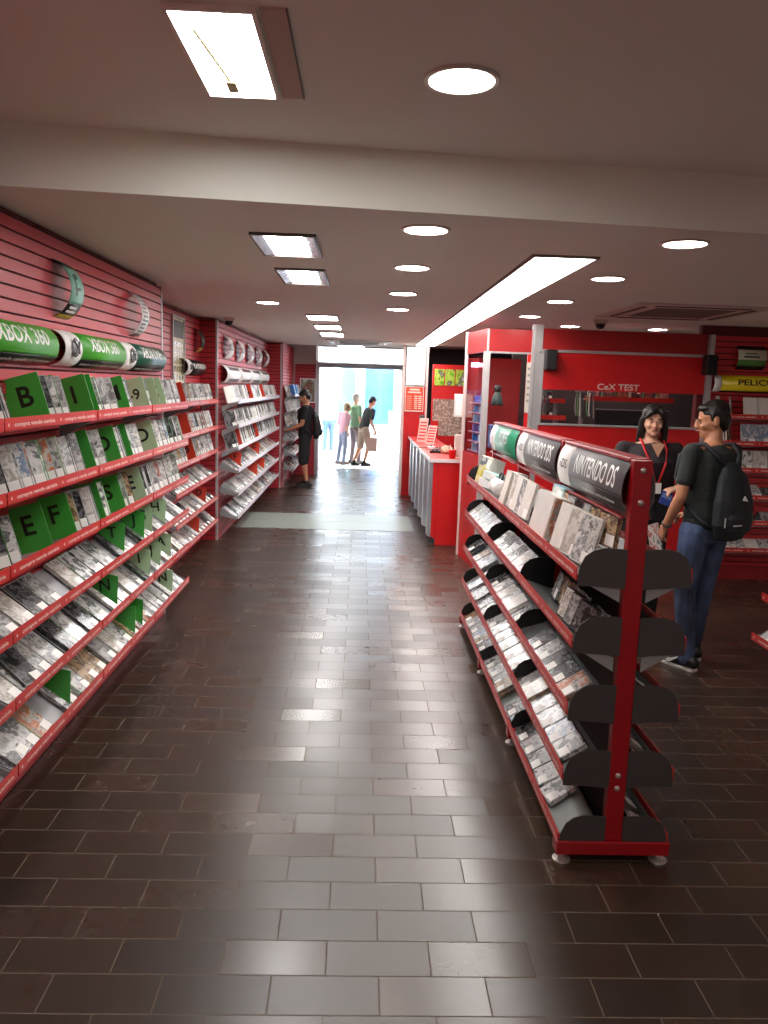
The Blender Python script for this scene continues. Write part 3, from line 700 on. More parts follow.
c, p = wall_card(Fs @ T((3.86,0,0)), .17, 2.02, 2.285, .085, [(0,.1,mat('card_yellow', (196,180,60), .4),'stripe'), (.1,.3,SIGNBLK,'caption'), (.3,.84,mat('card_mint', (130,186,168), .4),'picture'), (.84,1,mat('card_dark', (40,52,44), .4),'header')], 'curved mint and black promo card sticking out of red slats')
mb = MB()
for k in range(4): mb.box(.012+.04*k, .032+.04*k, p[0](.03)[0][0]-.004, p[0](.03)[0][0], 2.024, 2.036)
mb.build('black_blocks', BLACK, c)
def card_marks(c, p, rows, m, name='print'):
    f = p[0]; mb = MB()
    for (x0, x1, v0, v1) in rows:
        mb.sheet(lambda a, b: ((x0+(x1-x0)*a, f(v0+(v1-v0)*b)[0][0]+f(v0+(v1-v0)*b)[1][0]*.0012, f(v0+(v1-v0)*b)[0][1]+f(v0+(v1-v0)*b)[1][1]*.0012), (0, *f(v0+(v1-v0)*b)[1])), 1, 4, .001)
    mb.build(name, m, c)
card_marks(c, p, [(.03,.14,.15,.19), (.04,.13,.22,.26)], WTXT)
card_marks(c, p, [(.06,.08,.42,.72), (.08,.11,.66,.74), (.05,.12,.50,.54)], mat('card_green_ink', (40,80,66), .4), 'picture_lines')
c, p = wall_card(Fs @ T((5.07,0,0)), .17, 2.01, 2.275, .085, [(0,1,mat('card_white', (232,230,228), .4),'card')], 'curved white promo card with grey print sticking out of red slats')
card_marks(c, p, [(.02+.01*(k % 3), .15-.012*(k % 4), .08+.075*k, .115+.075*k) for k in range(11)], mat('grey_ink', (140,140,140), .5))
c, p = wall_card(Fq @ T((8.50,0,0)), .17, 2.04, 2.28, .08, [(0,.25,mat('card_gold', (190,150,60), .4),'stripe'), (.25,1,mat('card_dark', (40,52,44), .4),'picture')], 'dark curved promo card above the black sign in recessed bay')
for i in range(5):
    wall_card(Fv @ T((9.15+.9*i,0,0)), .34, 2.0, 2.26, .07, [(0,.4,mat('card_white', (232,230,228), .4),'card'), (.4,.62,mat('card_grey', (150,146,150), .4),'picture'), (.62,1,mat('card_white', (232,230,228), .4),'top')], 'white curved promo card, %s along the far white lit wall' % ORD[i], group='white promo cards')
def framed_poster():
    o = thing('framed_poster', 'tall narrow framed poster on recessed red slats above the shelves', 'poster', Fq @ T((7.50,0,1.70)))
    w, h = .50, .64
    MB().box(0,w,-.018,0,0,.022).box(0,w,-.018,0,h-.022,h).box(0,.022,-.018,0,.022,h-.022).box(w-.022,w,-.018,0,.022,h-.022).build('frame', ALU, o)
    MB().box(.022,w-.022,-.008,-.002,.022,h-.022).build('paper', mat('poster_paper', (214,206,176), .5), o)
    mb = MB()
    for r in range(7):
        for c in range(4):
            if r < 5: mb.box(.05+.108*c, .13+.108*c, -.0095, -.008, .05+.075*r, .105+.075*r)
    mb.build('print', cover_mat('poster_print', [(120,110,90),(190,180,150),(70,60,52),(200,190,160),(140,120,80)], 7), o)
    MB().box(.04,w-.04,-.0095,-.008,.44,.60).build('picture', mat('poster_dark', (58,50,50), .5), o)
framed_poster()
def entrance_poster():
    o = thing('framed_poster', 'white framed poster on the red end wall beside the entrance', 'poster', frame((-1.17, 15.58, 1.40), (0,-1,0)))
    w, h = .30, .46
    MB().box(0,w,-.018,0,0,.02).box(0,w,-.018,0,h-.02,h).box(0,.02,-.018,0,.02,h-.02).box(w-.02,w,-.018,0,.02,h-.02).build('frame', mat('white_frame', (226,226,230), .4), o)
    MB().box(.02,w-.02,-.008,-.002,.02,h-.02).build('paper', cover_mat('entrance_print', [(90,60,54),(206,196,186),(150,80,70),(120,130,110),(226,220,214)], 2.5), o)
entrance_poster()

# ------------------------------------------------------------------ double-sided gondola
GX, GY0, GY1, GH = .995, 2.76, 5.76, .205     # centre line, near end, far end, half depth
GZ = [1.105, .855, .598, .345, .085]
GT = [math.radians(14), math.radians(18), math.radians(58), math.radians(58), math.radians(58)]
GLEV = ['top tier', 'second tier', 'third tier', 'fourth tier', 'lowest tier']
GBAY = ['rear', 'middle', 'front']
gon = thing('gondola', 'long double sided red gondola of game cases with curved grey end plates', 'shop shelving', (GX, GY0, 0))
G0 = T((-GX, -GY0, 0))
def gondola():
    for i, y in enumerate((GY0, 3.76, 4.76, GY1-.04)):
        p = MB().box(-.034, .034, y-GY0, y-GY0+.04, .03 if i else .09, 1.525).build('post', RACKRED, gon, bevel=.003)
        for z in (1.49, 1.375, .35, .30): MB().lathe([(.011,0),(.010,.004),(.001,.006)], 14, 0, T((0, y-GY0, z)) @ Rm(PI/2,'X')).build('bolt', mat('bolt_steel', (196,190,186), .3, .6), p, smooth=True)
        f = MB().box(-.215, .215, y-GY0-.012, y-GY0+.052, .035, .088).build('base_beam', RACKRED, gon, bevel=.004)
        for s in (-1, 1):
            MB().lathe([(.034,0),(.034,.006),(.02,.010),(.011,.016),(.011,.036)], 20, 0, T((s*.185, y-GY0+.02, 0))).build('levelling_foot', mat('bolt_steel', (196,190,186), .3, .6), gon, smooth=False)
    MB().box(-.006, .006, .04, GY1-GY0-.04, .09, 1.10).build('back_panel', mat('gondola_back', (30,28,30), .6), gon)
    for b in range(3):
        MB().box(-.036, .036, b*1.0+.041, b*1.0+.958, 1.515, 1.530).box(-.012, .012, b+.041, b+.958, 1.30, 1.515).build('top_cap', RACKRED, gon, bevel=.003)
        MB().tube([(-.05,b+.04,1.315),(-.05,b+.96,1.315)], .005).tube([(.05,b+.04,1.315),(.05,b+.96,1.315)], .005).build('rail', RACKRED, gon)
    plate = [(.0,-.022), (.0,.012), (.006,.05), (.022,.086), (.05,.108), (.085,.118), (.13,.117), (.172,.114), (.172,-.03), (.12,-.026), (.06,-.022)]
    for side in (-1, 1):
        N = (side, 0, 0); F = G0 @ frame((GX+side*GH, GY1 if side < 0 else GY0, 0), N)
        for b in range(3):
            for k in range(5):
                sh = shelf(F @ T((b*1.0+.002, 0, GZ[k])), .996, GT[k], .17, None, text=side < 0, parent=gon, boardm=mat('gondola_board', (112,116,114), .35, .3))
        for k in range(5):
            u = 3.0 if side < 0 else 0.
            dx = .004 if side < 0 else -.004
            pl = MB().prism([(u-.0, y, GZ[k]-.012+z) for y, z in plate], (dx,0,0)).build('end_plate', DGREY, gon, F)
            for j in (1, 2, 3):
                uu = 3.0-j if side < 0 else j
                if (k or j == 3) and (side < 0): MB().prism([(uu+(.006 if j == 3 else 0), y, GZ[k]-.012+z) for y, z in plate], (.004,0,0)).build('divider_plate', BLACK, gon, F)
    gsp = dict(z0=1.335, z1=1.525, bulge=.03, y=.162, tilt=-.024)
    for side in (-1, 1):
        F = G0 @ frame((GX+side*GH, GY1 if side < 0 else GY0, 0), (side,0,0))
        for b in range(3):
            Lx = .93; Fb = F @ T((b+.035, 0, 0))
            if side > 0:
                header_sign(Fb, Lx, **gsp, bands=[(0,Lx,SIGNGREY,'panel')], texts=[], label='', parent=gon); continue
            if b == 0: header_sign(Fb, Lx, **gsp, bands=[(0,.20,WHITE,'logo_panel'), (.20,Lx,mat('sign_sea_green', (48,146,110), .3),'panel')], texts=[('PC/RES', .078, .30, .36, .40, WTXT), (CAP, .012, .3, .5, .12, WTXT)], label='', parent=gon)
            else:
                h = header_sign(Fb, Lx, **gsp, bands=[(0,.20,WHITE,'logo_panel'), (.20,Lx,SIGNGREY,'panel')], foot=(.27, mat('sign_dark_grey', (74,72,74), .3)), texts=[('NINTENDO 3DS' if b == 1 else 'NINTENDO DS', .082, .56, .29, .40, WTXT), (CAP, .013, .44, .40, .10, WTXT)], label='', parent=gon)
                t = MB(); prof = arc(.162, 1.335, .186, 1.525, .03)
                arc_text(t, '3DS' if b == 1 else 'DS', .042, .09, .075, .40, prof, 0, .004); arc_text(t, 'n', .03, .022, .045, .42, prof, 0, .004); t.build('logo_lettering', mat('logo_ink', (60,60,64), .5), h)
gondola()
Fg = frame((GX-GH, GY1, 0), (-1,0,0))
GW = [3,5,1,5,5,1.5,.6,.6,.4,2.5]
def gwhere(k):
    def f(u): return 'of %s, %s gondola bay' % (GLEV[k], GBAY[min(2, int(u))])
    return f
# second tier: cases stand in a row at the back of the front bay, lie in the others
tr = Tray(Fg @ T((0,0,GZ[1])), GT[1])
for j in range(6):
    if j == 4: continue
    a_case(KEEP, tr.M(2.30+j*.118, .100, .003, -.12+.02*j), gwhere(1)(2.5), 'black', RND.choice(['grey-covered','black-covered','brown-covered','silver-covered']), 'handheld_game_case', 'handheld game case', 'handheld game cases on the gondola', cat='handheld game case')
for j in range(3): a_case(KEEP, tr.M(2.70+j*.1, .045, .003, .25), gwhere(1)(2.5), 'black', ['pale-covered','grey-covered','black-covered'][j], 'handheld_game_case', 'handheld game case', 'handheld game cases on the gondola', cat='handheld game case')
trl = Tray(Fg @ T((0,0,GZ[1])) , math.radians(52))
for u in [.10+.139*i for i in range(14)]:
    if abs(u-1) < .08 or abs(u-2) < .08: continue
    r = RND.gauss(0,.06)
    a_case(KEEP, trl.M(u, .014, .006, 0, r), gwhere(1)(u), 'clear', None, 'handheld_game_case', 'handheld game case', 'handheld game cases on the gondola', weights=GW, cat='handheld game case')
for k in (2, 3, 4):
    F = Fg @ T((0,0,GZ[k])); skip = [(2.93,3.0)] + ([(2.42,3)] if k == 4 else [])+([(1.58,1.78)] if k == 4 else [])+([(2.02,2.2)] if k == 2 else [])
    fill_lower(F, 2.99, GT[k], [1.0, 2.0], gwhere(k), 'handheld_game_case', 'handheld game case', 'handheld game cases on the gondola', True, .141, KEEP, .02, p_top=.25, weights=GW, shells=['clear','clear','black'], cat='handheld game case', skip=skip)
trn = Tray(Fg @ T((0,0,GZ[4])), GT[4])
for u, r in ((2.50,.1), (2.66,-.12)): a_case(KEEP, trn.M(u, .03, .004, 0, r), gwhere(4)(2.5), 'clear', None, 'handheld_game_case', 'handheld game case', 'handheld game cases on the gondola', weights=GW, cat='handheld game case')
# top tier
t0 = Tray(Fg @ T((0,0,GZ[0])), GT[0])
def white_case(M, lab, cov): 
    o = link('white_game_case', DVD['white'], None, M); link('cover', DVD[cov], o); link('price_sticker', DVD['sticker'], o)
    return tag(o, lab, 'game case', 'white game cases on the gondola top tier')
for j in range(19): white_case(t0.M(2.04+j*.0165, .085, .003, PI/2), 'white game case, %s from the rear of standing block, gondola front bay' % ORD[j], 'orange-patched' if j == 18 else 'plain-covered')
for j in range(3): white_case(t0.M(2.52+j*.125, .045+.01*j, .003, .3), 'white game case facing out on gondola top tier, %s from block' % ORD[j], ['plain-covered','pale-covered','white-covered'][j])
for j in range(6): white_case(t0.M(1.16+j*.019, .075, .003, -1.0), 'white game case, %s of leaning fan in the gondola middle bay' % ORD[j], ['orange-patched','plain-covered'][j > 0])
for j in range(4): white_case(t0.M(1.36+j*.12, .055, .003, .12), 'white game case facing out, %s right of the leaning fan' % ORD[j], ['pale-covered','plain-covered','white-covered','plain-covered'][j])
def hang():
    for j in range(6):
        a_case(KEEP, Fg @ T((2.24+j*.118, .145, 1.185)) @ Rm(-.12,'X') @ Rm(.25,'Z'), 'of the raised back row, front gondola bay', 'black', RND.choice(['black-covered','grey-covered','brown-covered']), 'handheld_game_case', 'handheld game case', 'handheld game cases on the gondola', cat='handheld game case')
    r = thing('wire_riser', 'thin wire riser holding the raised back row on gondola top', 'wire shelf', Fg @ T((2.17, .12, 1.183)))
    MB().tube([(0,0,0),(.74,0,0)], .003).tube([(0,.045,0),(.74,.045,0)], .003).tube([(0,0,0),(0,0,-.085)], .003).tube([(.74,0,0),(.74,0,-.085)], .003).tube([(0,0,0),(0,.045,0)], .003).tube([(.74,0,0),(.74,.045,0)], .003).build('wire', BLACK, r)
hang()
def carton(name, w, d, h, M, lab, m, art, cat='box', grp=None):
    o = thing(name, lab, cat, M, grp)
    MB().box(0,w,0,d,0,h).build('carton', m, o, bevel=.003)
    MB().box(.006,w-.006,-.0015,0,.006,h-.006).build('front_print', art, o)
    MB().box(w*.62,w*.92,-.003,-.0015,h*.58,h*.92).build('price_label', STICK, o)
    return o
CV = dict(COVERS)
carton('console_box', .20, .10, .19, t0.M(.12, .03, .003, .25), 'tall console box with yellow green picture at gondola far end', mat('carton_white', (226,226,220), .5), cover_mat('print_yellow', [(70,110,70),(206,196,80),(226,222,180),(60,90,120),(236,232,220)], 2.5), grp='boxes on the gondola')
carton('flat_box', .24, .16, .055, t0.M(.40, .01, .003, .35), 'flat white box lying beside the tall console box', mat('carton_white', (226,226,220), .5), mat('print_pale', (214,220,220), .5), grp='boxes on the gondola')
carton('flat_box', .22, .15, .05, t0.M(.42, .02, .062, .25), 'flat white box with teal edge, topmost of the lying pair', mat('carton_teal', (170,210,206), .5), mat('print_pale', (214,220,220), .5), grp='boxes on the gondola')
carton('console_box', .20, .05, .20, Fg @ T((2.0,.11,1.125)) @ Rm(-.15,'X'), 'pale blue box standing behind the block of white cases', mat('carton_blue', (150,196,206), .5), cover_mat('print_sky', [(120,180,196),(160,206,214),(90,150,180),(206,222,222),(236,236,232)], 2), grp='boxes on the gondola')
def headset():
    o = thing('headset', 'white headset lying on gondola top tier beside flat boxes', 'headset', t0.M(.80, .07, .005))
    for s in (-1, 1): MB().lathe([(.045,-.018),(.05,0),(.045,.018),(.03,.024)], 20, 0, T((s*.062,0,.05)) @ Rm(PI/2,'Y')).build('ear_cup', WHITE, o, smooth=True)
    MB().tube([(.066*math.cos(a), 0, .06+.085*math.sin(a)) for a in [PI*k/14 for k in range(15)]], .007).build('headband', BLACK, o)
headset()
# a few cases show on the far side of the gondola
Fh = frame((GX+GH, GY0, 0), (1,0,0))
for k in (1, 2, 3, 4):
    tr2 = Tray(Fh @ T((0,0,GZ[k])), GT[k] if k > 1 else math.radians(52))
    for j in range(3): a_case(KEEP, tr2.M(.10+.141*j, .03 if k > 1 else .014, .006, 0, RND.gauss(0,.04)), 'of %s, customer side of gondola' % GLEV[k], 'black', None, 'handheld_game_case', 'handheld game case', 'handheld game cases on the gondola', weights=GW, cat='handheld game case')

# the next gondola: only its far corner reaches the picture
def second_gondola():
    r = thing('gondola', 'second red lipped gondola, only its far corner showing beyond the customer', 'shop shelving', (2.75, 4.72, 0))
    MB().box(-.03,.03,-1.1,-1.06,.0,.9).box(-.03,.03,-.06,-.02,0,.9).build('post', RACKRED, r)
    MB().box(-.10,.25,-.40,-.34,.03,.08).build('base_beam', RACKRED, r)
    for k, (x, z) in enumerate([(-.28,.29), (-.245,.545), (-.14,.80)]):
        sh = shelf(frame((x, 0, z), (-1,0,0)), 1.2, LOT, abs(x)-.03, None, parent=r, text=True)
    return r
second_gondola()
for k, (x, z) in enumerate([(-.28,.29), (-.245,.545)]):
    t2 = Tray(frame((2.75+x, 4.72, z), (-1,0,0)), LOT)
    for j in range(5): a_case(DVD, t2.M(.08+.142*j, .03, .004, 0, RND.gauss(0,.03)), 'of %s, second gondola corner' % ['lower shelf','upper shelf'][k], 'clear', None, group='game cases on the second gondola')

# ------------------------------------------------------------------ right wall of films
Fp = frame((3.31, 7.43, 0), (0,-1,0)); PZ = [1.585, 1.335, 1.085, .825, .58, .315]
for k in range(6):
    shelf(Fp @ T((0,0,PZ[k]-.012)), 1.27, UPT if k < 3 else LOT, .15, 'red lipped shelf of the film wall, %s' % LEVEL[k], group='film wall shelves', text=True)
    F = Fp @ T((0,0,PZ[k]-.012)); wh = 'of %s, film wall' % LEVEL[k]
    if k < 3:
        fill_upper(F, .28, UPT, [], wh, 'film_case', 'film case', 'film cases on the right wall', 1, False, .1, yawr=(.8,1.2), cat='film case')
        trp = Tray(F, UPT); u = .36
        while u < 1.2: a_case(DVD, trp.M(u, .03, .002, RND.uniform(-.1,.1)), wh, 'clear', ('plain-covered' if k == 0 else None), 'film_case', 'film case', 'film cases on the right wall', False, 'film case', weights=[4,3,1,4,2,2,1,2,2,3]); u += .142
    else: fill_lower(F, 1.24, LOT, [], wh, 'film_case', 'film case', 'film cases on the right wall', False, cat='film case')
Fy = frame((3.31, 7.58, 0), (0,-1,0))
s = header_sign(Fy, 1.2, z0=1.805, z1=1.965, bulge=.07, y=-.012, bands=[(0,.07,WHITE,'logo_panel'), (.07,1.2,mat('sign_yellow', (238,222,40), .3),'panel')], foot=(.16, SIGNBLK), texts=[('PELICULAS', .055, .52, .225, .46, SIGNBLK), (CAP, .013, .35, .40, .04, WTXT)], label='yellow half round sign with black capital lettering beside the service window')
c, p = wall_card(Fy @ T((.21,0,0)), .27, 2.02, 2.24, .06, [(0,.2,SIGNBLK,'caption'), (.2,.42,mat('card_leaf', (90,150,70), .4),'picture'), (.42,.8,mat('card_cream', (206,214,186), .4),'picture'), (.8,1,SIGNBLK,'header')], 'dark framed green and cream promo card above the yellow sign')
card_marks(c, p, [(.05,.20,.50,.56), (.07,.18,.62,.66)], mat('card_green_ink', (40,80,66), .4))
def speaker(x, lab, y=7.585):
    o = thing('speaker', lab, 'speaker', (x, y, 1.955), 'black speakers of the service window')
    MB().box(-.05,.05,-.12,0,0,.185).build('cabinet', BLACK, o, bevel=.008)
    MB().box(-.042,.042,-.126,-.12,.008,.177).build('grille', mat('speaker_cloth', (30,30,32), .9, bump=.5, scale=200), o)
    MB().tube([(0,0,.09),(0,.015,.09)], .012).build('bracket', BLACK, o)
speaker(1.755, 'small black speaker at the aluminium post end of service window')
speaker(3.235, 'small black speaker beside the yellow sign', 7.53)

# inside the service window
def window_shelf(x0, x1, z, lab, y=8.05):
    o = thing('display_shelf', lab, 'shelf', (x0, y, z), 'shelves behind the service window')
    MB().box(0,x1-x0,0,.25,-.01,0).build('board', STEEL, o); MB().box(0,x1-x0,-.006,0,-.02,.025).build('lip', LIPR, o)
    MB().box(.02,.05,.22,.25,-z,-.01).box(x1-x0-.05,x1-x0-.02,.22,.25,-z,-.01).build('leg', STEEL, o)
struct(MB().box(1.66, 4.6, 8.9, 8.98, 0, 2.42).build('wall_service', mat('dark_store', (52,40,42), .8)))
window_shelf(2.25, 3.15, 1.70, 'red lipped shelf seen through the service window'); window_shelf(1.72, 2.05, 1.665, 'short upper shelf of cases behind service window'); window_shelf(1.70, 2.05, 1.50, 'short lower shelf of cases behind service window', 7.98)
for i in range(6):
    w_, h_ = RND.uniform(.07,.13), RND.uniform(.10,.2)
    carton('accessory_box', w_, .08, h_, T((2.3+.14*i, 8.08, 1.70)), 'accessory box, %s on the shelf through the service window' % ORD[i], [mat('carton_white', (226,226,220), .5), mat('carton_olive', (92,104,80), .5), mat('carton_tan', (150,120,84), .5)][i % 3], COVERS[[0,1,2,3,7,9][i]][1], grp='accessory boxes behind the service window')
for z, y, nm in ((1.665, 8.05, 'upper'), (1.50, 7.98, 'lower')):
    for i in range(3): a_case(DVD, T((1.77+.06*i, y+.07, z)) @ Rm(.8,'Z'), 'of %s shelf behind the service window' % nm, 'clear', ['silver-covered','white-covered','black-covered'][i], 'game_case', 'game case', 'game cases behind the service window')
def hanging_cables():
    for i in range(2):
        x = 2.08+.11*i
        o = thing('cable_bundle', '%s bundle of cables hanging inside the service window' % ['grey and green','pale'][i], 'cables', (x, 7.641, 1.765), 'cable bundles')
        for j in range(4):
            MB().tube([(-.02+.015*j, 0, 0), (-.03+.02*j, .01, -.06), (-.035+.025*j, 0, -.16-.03*j), (-.02+.02*j, .0, -.23)], .006, 6).build('cable', [mat('cable_grey', (120,112,108), .5), mat('cable_green', (80,120,70), .5), mat('cable_white', (190,186,180), .5), BLACK][(j+i) % 4], o)
        MB().tube([(-.04,0,0),(.05,0,0)], .008).build('hook', STEEL, o)
hanging_cables()
def printer():
    o = thing('monitor', 'dark flat monitor standing low behind the service window', 'monitor', (2.75, 7.9, 1.40))
    MB().box(-.42,.30,0,.03,.0,.20).build('screen', mat('screen_dark', (22,20,28), .12), o, bevel=.004)
    MB().box(-.42,.30,-.004,.034,.195,.205).build('rim', mat('grille_grey', (120,122,126), .5), o)
    MB().box(-.08,.0,.03,.1,-.3,.1).build('stand', BLACK, o)
printer()
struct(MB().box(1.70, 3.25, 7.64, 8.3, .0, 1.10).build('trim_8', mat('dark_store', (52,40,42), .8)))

# ------------------------------------------------------------------ glass display cabinet by the post
def cabinet():
    o = thing('display_cabinet', 'tall glass display cabinet with red fascia and pale corner frame', 'display cabinet', (1.17, 7.62, 0))
    P = [(0,0), (-.09,.75)]                       # chamfered corner
    fr = mat('cabinet_frame', (196,190,190), .35, .3)
    MB().prism([(0,0,0),(.40,0,0),(.40,.9,0),(-.09,.9,0),(-.09,.75,0)], (0,0,1.12)).build('base_unit', CRED, o)
    MB().box(-.025,.035,-.02,.03,0,2.11).build('corner_post', fr, o, bevel=.004)
    MB().box(-.105,-.075,.73,.77,0,2.33).build('rear_post', mat('pinkish_white_frame', (228,206,200), .4), o, bevel=.003)
    MB().prism([(0,0,2.11),(.46,0,2.11),(.46,.03,2.11),(.03,.03,2.11)], (0,0,.21)).prism([(0,0,2.11),(.03,.03,2.11),(-.06,.75,2.11),(-.09,.75,2.11)], (0,0,.21)).build('fascia', mat('deep_red_panel', (160,22,26), .45), o)
    MB().box(-.005,.46,-.008,.0,2.095,2.112).build('fascia_rail', ALU, o)
    MB().box(.0,.02,-.006,.0,2.11,2.32).build('fascia_trim', ALU, o)
    MB().box(.035,.39,.005,.010,1.12,2.10).build('front_glass', GLASS, o)
    MB().prism([(-.012,.03,1.12),(-.007,.03,1.12),(-.083,.73,1.12),(-.088,.73,1.12)], (0,0,.97)).build('side_glass', GLASS, o)
    MB().box(.39,.46,-.004,.03,0,2.11).build('red_stile', CRED, o)
    pp = MB().box(.385,.435,-.008,-.004,1.55,2.02).build('price_strip', mat('strip_paper', (206,196,186), .5), o)
    t = MB()
    for k, s_ in enumerate(('20', '15', '10', '8', '5', '3')): t.box(.396, .426-.004*(k % 2), -.0095, -.008, 1.95-.06*k, 1.972-.06*k)
    t.build('strip_print', mat('grey_ink', (140,140,140), .5), pp)
    MB().prism([(.02,.6,1.12),(.45,.6,1.12),(.45,.86,1.12),(-.08,.86,1.12),(-.08,.78,1.12)], (0,0,.95)).build('back_panel', mat('deep_red_panel', (160,22,26), .45), o)
    for k in range(6):
        z = 1.14+.095*k
        MB().prism([(-.0,.10,z),(.05,.10,z),(.0,.58,z),(-.065,.58,z)], (0,0,.008)).build('small_shelf', mat('shelf_lilac', (206,160,196), .4), o)
    MB().box(.06,.39,.1,.55,1.60,1.606).build('glass_shelf', GLASS, o)
    MB().box(-.05,.06,.60,.64,1.98,2.02).build('lamp', mat('cabinet_lamp', (226,214,255), emit=9.), o)
    return o
cabinet()
for k in range(6):
    for i in range(2):
        o = link('phone_box', MB().box(0,.045,0,.09,0,.07).mesh('phone_box', [mat('box_violet', (96,90,190), .4), mat('box_ice', (150,190,220), .4), mat('box_blue', (40,110,190), .4)][(k+i) % 3]), None, T((1.165-.03*i, 7.78+.22*i, 1.15+.095*k)))
        tag(o, 'small %s box, %s in, on the %s little cabinet shelf up' % (['violet','ice blue','blue'][(k+i) % 3], ['front','back'][i], ORD[k]), 'box', 'phone boxes in the display cabinet')
carton('console_box', .30, .12, .22, T((1.25, 7.70, 1.20)), 'blue and white console box in the bottom of the glass cabinet', mat('carton_blue_white', (120,150,206), .5), cover_mat('print_blue', [(50,80,170),(206,214,230),(70,70,90),(40,60,140),(190,60,70)], 2.5))
def vase():
    o = thing('figurine', 'dark seated figurine on the glass shelf of display cabinet', 'figurine', (1.34, 7.9, 1.606))
    MB().lathe([(.05,0),(.06,.03),(.045,.09),(.03,.12),(.02,.13)], 16).build('body', mat('figurine_teal', (60,76,76), .4), o, smooth=True)
    MB().lathe([(.001,.12),(.03,.13),(.042,.16),(.03,.19),(.001,.2)], 16).build('head', mat('figurine_dark', (50,40,36), .4), o, smooth=True)
    MB().lathe([(.07,0),(.07,.01)], 16).build('plinth', BLACK, o)
vase()

# ------------------------------------------------------------------ counter with ribbed front
def counter():
    o = thing('counter', 'red shop counter with silver ribbed front and white top edge', 'counter', (.83, 8.86, 0))
    L = 4.1
    MB().box(.03,.365,.005,L,.07,.945).build('body', CRED, o)
    MB().box(.05,.365,.0,.02,.0,.945).box(.0,.05,.0,.02,.09,.945).build('end_panel', CRED, o, bevel=.003)
    MB().box(.06,.34,.02,L,0,.07).build('plinth', BLACK, o)
    for k in range(6):
        y = .035+k*.68
        MB().prism([(.03,y,.08),(.0,y+.02,.08),(-.028,y+.11,.08),(-.036,y+.21,.08),(-.028,y+.31,.08),(.0,y+.40,.08),(.03,y+.42,.08)], (0,0,.86)).build('rib', mat('counter_silver', (200,202,210), .3, .7), o, bevel=.002)
    MB().box(.026,.032,.03,L,.08,.94).build('front_panel', mat('counter_slate', (70,76,110), .35), o)
    MB().box(-.04,.38,-.02,L,.945,.975).build('worktop', mat('worktop_red', (206,66,66), .3), o, bevel=.004)
    MB().box(-.045,-.039,-.025,L,.940,.978).box(-.045,.38,-.026,-.019,.940,.978).build('edge_strip', mat('edge_white', (232,228,230), .35), o)
    return o
counter()
def price_stand(x, y, h, lab, a):
    o = thing('price_stand', lab, 'stand', T((x, y, .975)) @ Rm(a,'Z'), 'price stands on the counter')
    MB().prism([(-.07,0,0),(.07,0,0),(.07,.004,0),(-.07,.004,0)], (0,.09,h)).build('card', mat('stand_pink', (226,170,160), .4), o)
    mb = MB()
    for k in range(6): mb.box(-.055,.055,-.0015,0,.03+k*h*.14,.05+k*h*.14, 0, Matrix(((1,0,0,0),(0,1,.09/h,0),(0,0,1,0),(0,0,0,1))))
    mb.build('print', CRED, o)
    MB().box(-.07,.07,0,.12,0,.006).build('foot', GLASS if False else mat('stand_foot', (210,200,200), .3), o)
price_stand(.90, 11.7, .34, 'tall pink price stand farthest along the counter', -.5); price_stand(.98, 11.2, .26, 'shorter pink price stand on the counter before the tall one', -.6)
def red_tub():
    o = thing('pot', 'small red pot standing at the near end of counter', 'pot', (1.05, 8.98, .975))
    MB().lathe([(.035,0),(.042,.09),(.046,.095),(.043,.1)], 20).build('body', mat('pot_red', (216,30,34), .35), o, smooth=True)
    MB().tube([(.0,0,.09),(.015,0,.16)], .004).build('pen', BLACK, o); MB().tube([(-.01,.01,.09),(-.03,.01,.155)], .004).build('pen', WHITE, o)
red_tub()
